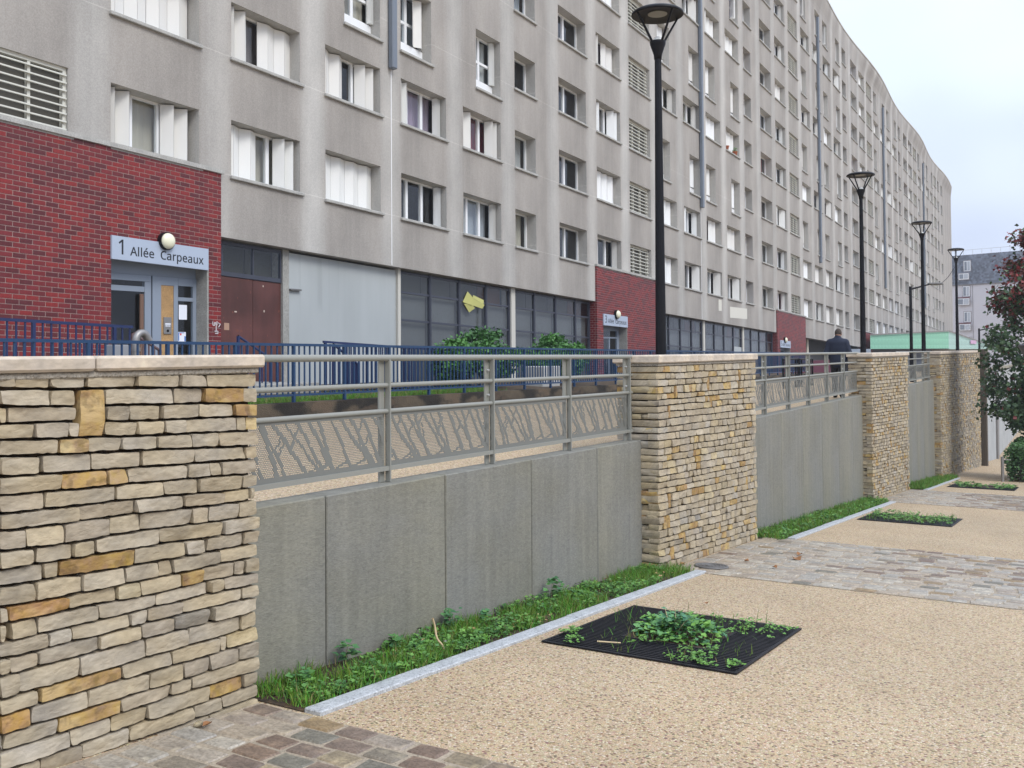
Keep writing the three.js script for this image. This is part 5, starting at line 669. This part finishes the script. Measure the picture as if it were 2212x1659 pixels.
// ---------- green-fronted kiosk, far building, end walls ----------
{
  const g = thing('kiosk_building', 'flat-roofed kiosk with a pale green fascia', 'building', [95, -1.2, -9]), A = [89, -12.2], Bc = [103.7, -7.5], D = [156, -7.0], P = (q, y, d = 0) => [q[0], y, q[1]], yt = (t) => 2.72, q4 = (a, b, y0, y1a, y1b) => new B().quad(P(a, y0), P(b, y0), P(b, y1b), P(a, y1a));
  part(g, 'fascia', q4(A, Bc, 1.68, 2.87, 3.34), mt.green); part(g, 'side_fascia', q4(Bc, D, 1.6, 3.34, 1.75), mt.greenPale); part(g, 'roof', new B().quad(P(A, 2.88), P(Bc, 3.35), P(D, 1.76), P([150, -12.3], 2.3)), M(0.25, 0.25, 0.25));
  const tr = (a, b, y0, y1) => { const d = [b[0] - a[0], b[1] - a[1]], l = Math.hypot(...d), n = [d[1] / l * -0.15, d[0] / l * 0.15]; return new B().quad(P(a, y0), P(b, y1), P(b, y1 + 0.1), P(a, y0 + 0.1)).quad(P([a[0] + n[0], a[1] + n[1]], y0), P([b[0] + n[0], b[1] + n[1]], y1), P([b[0] + n[0], b[1] + n[1]], y1 + 0.12), P([a[0] + n[0], a[1] + n[1]], y0 + 0.12)); };
  part(g, 'roof_trim', tr(A, Bc, 2.87, 3.34), M(0.2, 0.19, 0.18)); part(g, 'roof_trim', tr(Bc, D, 3.34, 1.75), M(0.2, 0.19, 0.18));
  const inn = (q) => [q[0] + 0.5, q[1] - 1.6]; part(g, 'shopfront', q4(inn(A), inn(Bc), -1.2, 1.68, 1.68), M(0.16, 0.17, 0.19)); part(g, 'soffit', new B().quad(P(A, 1.68), P(inn(A), 1.68), P(inn(Bc), 1.68), P(Bc, 1.68)), M(0.22, 0.17, 0.12)); part(g, 'side_wall', q4(inn(Bc), [156, -8], -1.6, 1.6, 1.6), M(0.3, 0.27, 0.22));
  for (let i = 0; i < 3; i++) { const t = 0.35 + i * 0.2, a = [lerp(Bc[0], D[0], t) - 0.05, lerp(Bc[1], D[1], t) + 0.12], b = [lerp(Bc[0], D[0], t + 0.12) - 0.05, lerp(Bc[1], D[1], t + 0.12) + 0.12], y = lerp(3.25, 1.85, t); part(g, 'shop_sign', q4(a, b, y - 0.55, y - 0.12, y - 0.14), [M(0.55, 0.35, 0.5), M(0.2, 0.3, 0.26), M(0.05, 0.35, 0.16)][i]); }
}
{
  // far residential building with a steep slate roof; its front is turned towards the walk
  const g = thing('far_building', 'distant grey residential building with a steep slate roof', 'building', [186, -3, -10]), c0 = [186.5, -14.8], dx = -0.33, dz = 0.944, P = (u, y, d = 0) => [c0[0] + dx * u - dz * d, y, c0[1] + dz * u + dx * d];
  const rect = (u0, u1, y0, y1, d = 0) => new B().quad(P(u0, y0, d), P(u1, y0, d), P(u1, y1, d), P(u0, y1, d));
  part(g, 'wall', rect(-14, 10.6, -6, 12.9), mt.farwall); part(g, 'roof', new B().quad(P(-14, 12.9, 0.1), P(10.7, 12.9, 0.1), P(9.4, 18.3, -2.2), P(-14, 18.3, -2.2)), mt.slate); part(g, 'eaves', new B().quad(P(-14, 12.75, 0.15), P(10.7, 12.75, 0.15), P(10.7, 12.95, 0.15), P(-14, 12.95, 0.15)), M(0.16, 0.15, 0.15)); part(g, 'side_wall', new B().quad(P(10.6, -6), P(10.6, -6, -14), P(10.6, 12.9, -14), P(10.6, 12.9)), mt.farwall); part(g, 'side_roof', new B().quad(P(10.7, 12.9, 0.1), P(10.7, 12.9, -14), P(9.4, 18.3, -12), P(9.4, 18.3, -2.2)), mt.slate);
  part(g, 'wall_joint', rect(2.35, 2.45, -6, 12.7, 0.03), M(0.25, 0.23, 0.23));
  const rail = new B(); for (let u = -13; u < 9.4; u += 1.6) rail.bar(P(u, 18.3, -2.5), P(u, 19.2, -2.5), 0.03, 0.03, 4); rail.bar(P(-13, 19.2, -2.5), P(9.3, 19.2, -2.5), 0.03, 0.03, 4); part(g, 'roof_railing', rail, M(0.5, 0.5, 0.52));
  for (const [u0, u1, y0, y1, d] of [[0.55, 1.75, 15.3, 17.1, -0.9], [0.05, 1.8, 13.8, 14.85, 0.0], [0.7, 1.95, 10.8, 12.6, 0], [-0.1, 1.98, 9.3, 10.45, 0.3], [0.85, 2.05, 6.3, 8.1, 0], [0.15, 2.1, 4.85, 5.95, 0.3], [1.25, 2.1, 2.9, 3.6, 0]]) { const f = part(g, 'window', rect(u0, u1, y0, y1, 0.08 + d), mt.frame), m = (u0 + u1) / 2; part(f, 'pane', rect(u0 + 0.12, m - 0.06, y0 + 0.14, y1 - 0.12, 0.11 + d), M(0.22, 0.24, 0.27, { roughness: 0.15 })); part(f, 'pane', rect(m + 0.06, u1 - 0.12, y0 + 0.14, y1 - 0.12, 0.11 + d), M(0.45, 0.47, 0.5, { roughness: 0.15 })); part(f, 'surround', rect(u0 - 0.1, u1 + 0.1, y0 - 0.1, y1 + 0.1, 0.05 + d), M(0.25, 0.21, 0.21)); if (d > 0.1) part(f, 'window_box', rect(u0 - 0.1, u1 + 0.1, y1 + 0.08, y1 + 0.25, d + 0.12), M(0.16, 0.05, 0.06)); }
}
solo('wooden_post', new B().cbox(45.75, 46.15, gY(46) - 0.05, 1.62, -0.05, 0.3, 0.02), mt.post, 'tall weathered wooden post at the end of the dark-stained wall', 'post');
{ const g = thing('end_wall', 'pale stained rendered wall beyond the wooden post', 'wall', [58, -4, -0.3]); part(g, 'panel', new B().cbox(46.3, 57.5, 0, 1, -0.5, -0.2, 0, (q) => [q[0], q[1] > 0.5 ? 0.55 - 0.02 * (q[0] - 46) : gY(q[0]) - 0.1, q[2]]), mt.palewall); part(g, 'pillar', new B().cbox(57.52, 58.3, -4.4, 0.4, -0.55, -0.1, 0.02), M(0.2, 0.19, 0.18)); part(g, 'panel', new B().cbox(58.32, 90, 0, 1, -0.5, -0.2, 0, (q) => [q[0], q[1] > 0.5 ? 0.35 : -4.4, q[2]]), mt.palewall); part(g, 'coping', new B().box(46.25, 90, 0, 0.14, -0.56, -0.14).map((q) => [q[0], q[1] + 0.555 - 0.02 * Math.min(q[0] - 46, 11), q[2]]), M(0.26, 0.24, 0.18)); }

// ---------- tree and hedge by the walk ----------
{
  const r = rngOf(950), x = 35.6, z = 2.75, y0 = gY(35.6), g = thing('maple_tree', 'maple with dark green leaves turning red at the top', 'tree', [x, y0, z]);
  const tr = new B(); tr.bar([x, y0, z], [x + 0.1, 0.2, z + 0.1], 0.13, 0.1, 12); tr.bar([x + 0.1, 0.2, z + 0.1], [x, 3.0, z + 0.05], 0.1, 0.05, 10); part(g, 'trunk', tr, mt.bark);
  const cl = [], l = []; for (let i = 0; i < 150; i++) { const h = Math.pow(r(), 1.15), y = lerp(-0.75, 5.4, h), R = 1.75 * Math.sqrt(clamp(1 - Math.pow((h - 0.36) / 0.66, 2), 0.04, 1)) * (y > 3.2 ? 0.8 : 1), a = r() * 6.283, q = Math.pow(r(), 0.45) * R; cl.push([x + Math.cos(a) * q, y, z + Math.sin(a) * q, r()]); }
  for (let i = 0; i < 26; i++) { const c = cl[Math.floor(i * 5.7)]; part(g, 'branch', new B().bar([x + 0.05, clamp(c[1] - 0.6, -0.4, 2.9), z + 0.06], [c[0], c[1], c[2]], 0.025, 0.008, 6), mt.bark); }
  for (let i = 0; i < 24000; i++) { const c = cl[Math.floor(r() * 149.99)], gs = () => (r() + r() + r() - 1.5) * 0.42, red = 0.75 * sst(2.4, 4.1, c[1] + (c[3] - 0.5) * 1.5 + rr(-0.4, 0.4, r)); const green = mixc([0.036, 0.08, 0.03], [0.10, 0.165, 0.07], r()), rd = mixc([0.24, 0.03, 0.035], [0.13, 0.045, 0.03], r()); l.push({ p: [c[0] + gs(), c[1] + gs() * 0.7, c[2] + gs()], s: rr(0.10, 0.16, r), d: [rr(-1, 1, r), rr(-0.8, 0.2, r), rr(-1, 1, r)], n: dirUp(r, rr(0.2, 1, r)), c: r() < red ? rd : (r() < 0.03 ? rd : green), w: 0.48 }); }
  part(g, 'crown', leaves(l), mLeaf);
}
{
  const r = rngOf(960), l = [], g = thing('hedge', 'dense dark green hedge beside the farthest tree grate', 'hedge', [35, gY(34), 3]); for (let i = 0; i < 9000; i++) { const x = rr(32.9, 37.5, r), top = gY(x) + 1.25 + 0.2 * (n2(x * 2, 3, 421) - 0.5), y = lerp(gY(x), top, Math.pow(r(), 0.6)), z = 1.75 + 0.22 * n2(x * 3, y * 3, 423) + Math.pow(r(), 2.2) * 1.7 + (y > top - 0.2 ? 0.15 : 0); l.push({ p: [x - 0.15 * n2(z * 3, y * 3, 425), y, z], s: rr(0.06, 0.11, r), d: dirUp(r, rr(-0.4, 0.7, r)), n: [rr(-1, 0.3, r), rr(0.2, 1, r), rr(-0.6, 0.6, r)], c: mixc([0.03, 0.075, 0.022], [0.07, 0.17, 0.04], r()), w: 0.42 }); }
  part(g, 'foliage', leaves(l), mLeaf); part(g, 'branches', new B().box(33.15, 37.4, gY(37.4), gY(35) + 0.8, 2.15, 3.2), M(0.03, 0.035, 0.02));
  const p = thing('fence_post', 'short galvanised fence post in front of the hedge', 'post', [32.7, gY(32.7), 1.72]); part(p, 'post', new B().bar([32.7, gY(32.7), 1.72], [32.7, gY(32.7) + 0.75, 1.72], 0.045, 0.045, 10), mt.steel); part(p, 'hook', new B().bar([32.7, gY(32.7) + 0.66, 1.72], [32.75, gY(32.7) + 0.66, 1.95], 0.012, 0.012, 6), mt.steel);
}

// ---------- flower pots on a window sill ----------
[[0.25, 'small terracotta pot at the shuttered window, nearer the downpipe'], [1.75, 'terracotta pot with green sprigs on the shuttered window sill']].forEach(([dx, l], i) => { const o = opening(12, 4), x = o.x + dx, y = bY(x, o.s) + 0.006, z = FZ - 0.06, g = thing('flower_pot', l, 'flower pot', [x, y, z], 'pots on a high window sill'); part(g, 'pot', new THREE.LatheGeometry([[0.001, 0], [0.1, 0], [0.14, 0.2], [0.155, 0.2], [0.155, 0.24], [0.13, 0.24], [0.12, 0.2], [0.001, 0.2]].map((q) => new THREE.Vector2(...q)), 20).translate(x, y, z), M(0.32, 0.09, 0.035)); if (i) { const r = rngOf(970), lv = []; for (let k = 0; k < 60; k++) lv.push({ p: [x + rr(-0.15, 0.15, r), y + rr(0.22, 0.42, r), z + rr(-0.1, 0.1, r)], s: rr(0.05, 0.09, r), d: dirUp(r, rr(-0.2, 0.8, r)), n: dirUp(r, rr(0.2, 1, r)), c: [0.08, 0.2, 0.05] }); part(g, 'leaves', leaves(lv), mLeaf); } });

// ---------- walking man ----------
// surface nets over a distance field
function netOf(lo, hi, cell, fn) {
  const n = [0, 1, 2].map((a) => Math.ceil((hi[a] - lo[a]) / cell) + 1), id = (i, j, k) => i + n[0] * (j + n[1] * k), f = new Float32Array(n[0] * n[1] * n[2]); for (let k = 0; k < n[2]; k++) for (let j = 0; j < n[1]; j++) for (let i = 0; i < n[0]; i++) f[id(i, j, k)] = fn(lo[0] + i * cell, lo[1] + j * cell, lo[2] + k * cell);
  const vi = new Int32Array(f.length).fill(-1), P = [], I = [];
  for (let k = 0; k < n[2] - 1; k++) for (let j = 0; j < n[1] - 1; j++) for (let i = 0; i < n[0] - 1; i++) { let c = 0, s = [0, 0, 0]; const v = (a, b, d) => f[id(i + a, j + b, k + d)]; const ed = (a, b) => { const p = v(...a), q = v(...b); if ((p < 0) !== (q < 0)) { const t = p / (p - q); for (let m = 0; m < 3; m++) s[m] += a[m] + (b[m] - a[m]) * t; c++; } }; for (let a = 0; a < 2; a++) for (let b = 0; b < 2; b++) { ed([0, a, b], [1, a, b]); ed([a, 0, b], [a, 1, b]); ed([a, b, 0], [a, b, 1]); } if (c) { vi[id(i, j, k)] = P.length / 3; P.push(lo[0] + (i + s[0] / c) * cell, lo[1] + (j + s[1] / c) * cell, lo[2] + (k + s[2] / c) * cell); } }
  const q4 = (a, b, c, d, flip) => { if (a < 0 || b < 0 || c < 0 || d < 0) return; flip ? I.push(a, c, b, a, d, c) : I.push(a, b, c, a, c, d); };
  for (let k = 1; k < n[2] - 1; k++) for (let j = 1; j < n[1] - 1; j++) for (let i = 1; i < n[0] - 1; i++) { const s = f[id(i, j, k)] < 0; if (s !== f[id(i + 1, j, k)] < 0) q4(vi[id(i, j - 1, k - 1)], vi[id(i, j, k - 1)], vi[id(i, j, k)], vi[id(i, j - 1, k)], !s); if (s !== f[id(i, j + 1, k)] < 0) q4(vi[id(i - 1, j, k - 1)], vi[id(i - 1, j, k)], vi[id(i, j, k)], vi[id(i, j, k - 1)], !s); if (s !== f[id(i, j, k + 1)] < 0) q4(vi[id(i - 1, j - 1, k)], vi[id(i, j - 1, k)], vi[id(i, j, k)], vi[id(i - 1, j, k)], !s); }
  const g = new THREE.BufferGeometry(); g.setAttribute('position', new THREE.Float32BufferAttribute(P, 3)); g.setAttribute('uv', new THREE.Float32BufferAttribute(new Float32Array(P.length / 3 * 2), 2)); g.setIndex(I); g.computeVertexNormals(); return g;
}
const cap = (p, a, b, ra, rb) => { const d = [b[0] - a[0], b[1] - a[1], b[2] - a[2]], l = d[0] ** 2 + d[1] ** 2 + d[2] ** 2, t = clamp(((p[0] - a[0]) * d[0] + (p[1] - a[1]) * d[1] + (p[2] - a[2]) * d[2]) / l, 0, 1); return Math.hypot(p[0] - a[0] - d[0] * t, p[1] - a[1] - d[1] * t, p[2] - a[2] - d[2] * t) - lerp(ra, rb, t); };
const ell = (p, c, r) => { const k = Math.hypot((p[0] - c[0]) / r[0], (p[1] - c[1]) / r[1], (p[2] - c[2]) / r[2]); return (k - 1) * Math.min(...r); };
const smin = (a, b, k) => { const h = clamp(0.5 + 0.5 * (b - a) / k, 0, 1); return lerp(b, a, h) - k * h * (1 - h); };
{
  // local axes: +x ahead, y up, z to his right; mid-stride, arms at the sides
  const X = 25.4, Z = -1.5, g = thing('person', 'man in a dark blue jacket walking away on the upper path', 'person', [X, pathY(X), Z]); g.rotation.y = 0.12;
  const fold = (v, k) => v.reduce((a, b) => smin(a, b, k));
  const hips = [[-0.01, 0.92, -0.095], [-0.01, 0.92, 0.095]], kn = [[0.14, 0.50, -0.10], [-0.04, 0.49, 0.10]], an = [[0.24, 0.09, -0.10], [-0.27, 0.13, 0.10]];
  const trousers = netOf([-0.45, 0.03, -0.3], [0.45, 1.1, 0.3], 0.018, (x, y, z) => { const p = [x, y, z]; return fold([0, 1].map((i) => fold([cap(p, hips[i], kn[i], 0.105, 0.078), cap(p, kn[i], an[i], 0.078, 0.07)], 0.03)).concat([ell(p, [-0.01, 0.95, 0], [0.13, 0.15, 0.185])]), 0.04); });
  const sh = [[-0.01, 1.42, -0.19], [-0.01, 1.42, 0.19]], el = [[-0.06, 1.14, -0.285], [-0.02, 1.13, 0.285]], wr = [[0.06, 0.90, -0.30], [0.10, 0.90, 0.29]];
  const jacket = netOf([-0.3, 0.68, -0.48], [0.35, 1.62, 0.48], 0.018, (x, y, z) => { const p = [x, y, z]; const torso = fold([ell(p, [-0.01, 1.27, 0], [0.16, 0.27, 0.235]), ell(p, [-0.005, 1.0, 0], [0.16, 0.28, 0.21]), ell(p, [-0.02, 1.41, 0], [0.12, 0.11, 0.24])], 0.06), arms = [0, 1].map((i) => fold([cap(p, sh[i], el[i], 0.085, 0.068), cap(p, el[i], wr[i], 0.068, 0.052)], 0.03)); return Math.max(fold([torso, ...arms, cap(p, [-0.01, 1.48, 0], [0.005, 1.545, 0], 0.085, 0.078)], 0.035), 0.76 - y); });
  const head = [0.035, 1.645, 0.012];
  const skin = netOf([-0.2, 0.72, -0.42], [0.26, 1.82, 0.42], 0.014, (x, y, z) => { const p = [x, y, z]; const q = [smin(smin(ell(p, head, [0.098, 0.118, 0.078]), ell(p, [head[0] + 0.035, head[1] - 0.06, head[2]], [0.06, 0.06, 0.055]), 0.03), cap(p, [0.0, 1.45, 0], [0.015, 1.56, 0.005], 0.062, 0.056), 0.03), cap(p, [head[0] + 0.09, head[1] - 0.01, head[2]], [head[0] + 0.118, head[1] - 0.03, head[2]], 0.012, 0.016), ell(p, [head[0] + 0.0, head[1] - 0.012, head[2] + 0.08], [0.022, 0.034, 0.012]), ell(p, [head[0], head[1] - 0.012, head[2] - 0.08], [0.022, 0.034, 0.012])]; for (let i = 0; i < 2; i++) { const w = wr[i], s = i ? 1 : -1; q.push(cap(p, w, [w[0] + 0.02, w[1] - 0.09, w[2]], 0.034, 0.038)); for (let k = 0; k < 4; k++) q.push(cap(p, [w[0] + 0.05 - k * 0.02, w[1] - 0.1, w[2]], [w[0] + 0.055 - k * 0.02, w[1] - 0.165 + Math.abs(k - 1.5) * 0.008, w[2] - s * 0.02], 0.011, 0.009)); q.push(cap(p, [w[0] + 0.05, w[1] - 0.05, w[2] - s * 0.01], [w[0] + 0.085, w[1] - 0.11, w[2] - s * 0.02], 0.012, 0.01)); } return fold(q, 0.012); });
  const hair = netOf([-0.12, 1.55, -0.13], [0.18, 1.82, 0.16], 0.01, (x, y, z) => { const p = [x, y, z]; return Math.max(ell(p, [head[0] - 0.006, head[1] + 0.008, head[2]], [0.106, 0.122, 0.086]), -ell(p, [head[0] + 0.085, head[1] - 0.055, head[2]], [0.085, 0.11, 0.1]), 1.60 - y - 0.3 * (x - 0.03)); });
  const shoes = [0, 1].map((i) => netOf([an[i][0] - 0.14, -0.02, an[i][2] - 0.08], [an[i][0] + 0.24, 0.2, an[i][2] + 0.08], 0.012, (x, y, z) => { const p = [x, y, z], b = i ? 0.05 : 0; return Math.max(fold([ell(p, [an[i][0] + 0.06, 0.035 + b * 0.6, an[i][2]], [0.135, 0.045, 0.048]), cap(p, [an[i][0], 0.1 + b * 0.5, an[i][2]], [an[i][0], 0.05 + b, an[i][2]], 0.05, 0.05)], 0.03), -y + 0.002); }));
  local(g, 'body', skin, M(0.42, 0.25, 0.18, { roughness: 0.6 })); local(g, 'jacket', jacket, M(0.007, 0.013, 0.034, { roughness: 0.75 })); local(g, 'trousers', trousers, M(0.008, 0.009, 0.013)); local(g, 'hair', hair, M(0.055, 0.04, 0.03)); shoes.forEach((s) => local(g, 'shoe', s, mt.black));
}

// ---------- render ----------
scene.traverse((o) => { if (o.isMesh) { o.castShadow = true; o.receiveShadow = true; } });
const renderer = new THREE.WebGLRenderer({ antialias: true });
renderer.setSize(1024, 768); renderer.toneMapping = THREE.LinearToneMapping; renderer.toneMappingExposure = EXPOSURE;
renderer.shadowMap.enabled = true; renderer.shadowMap.type = THREE.PCFSoftShadowMap;
renderer.render(scene, camera);
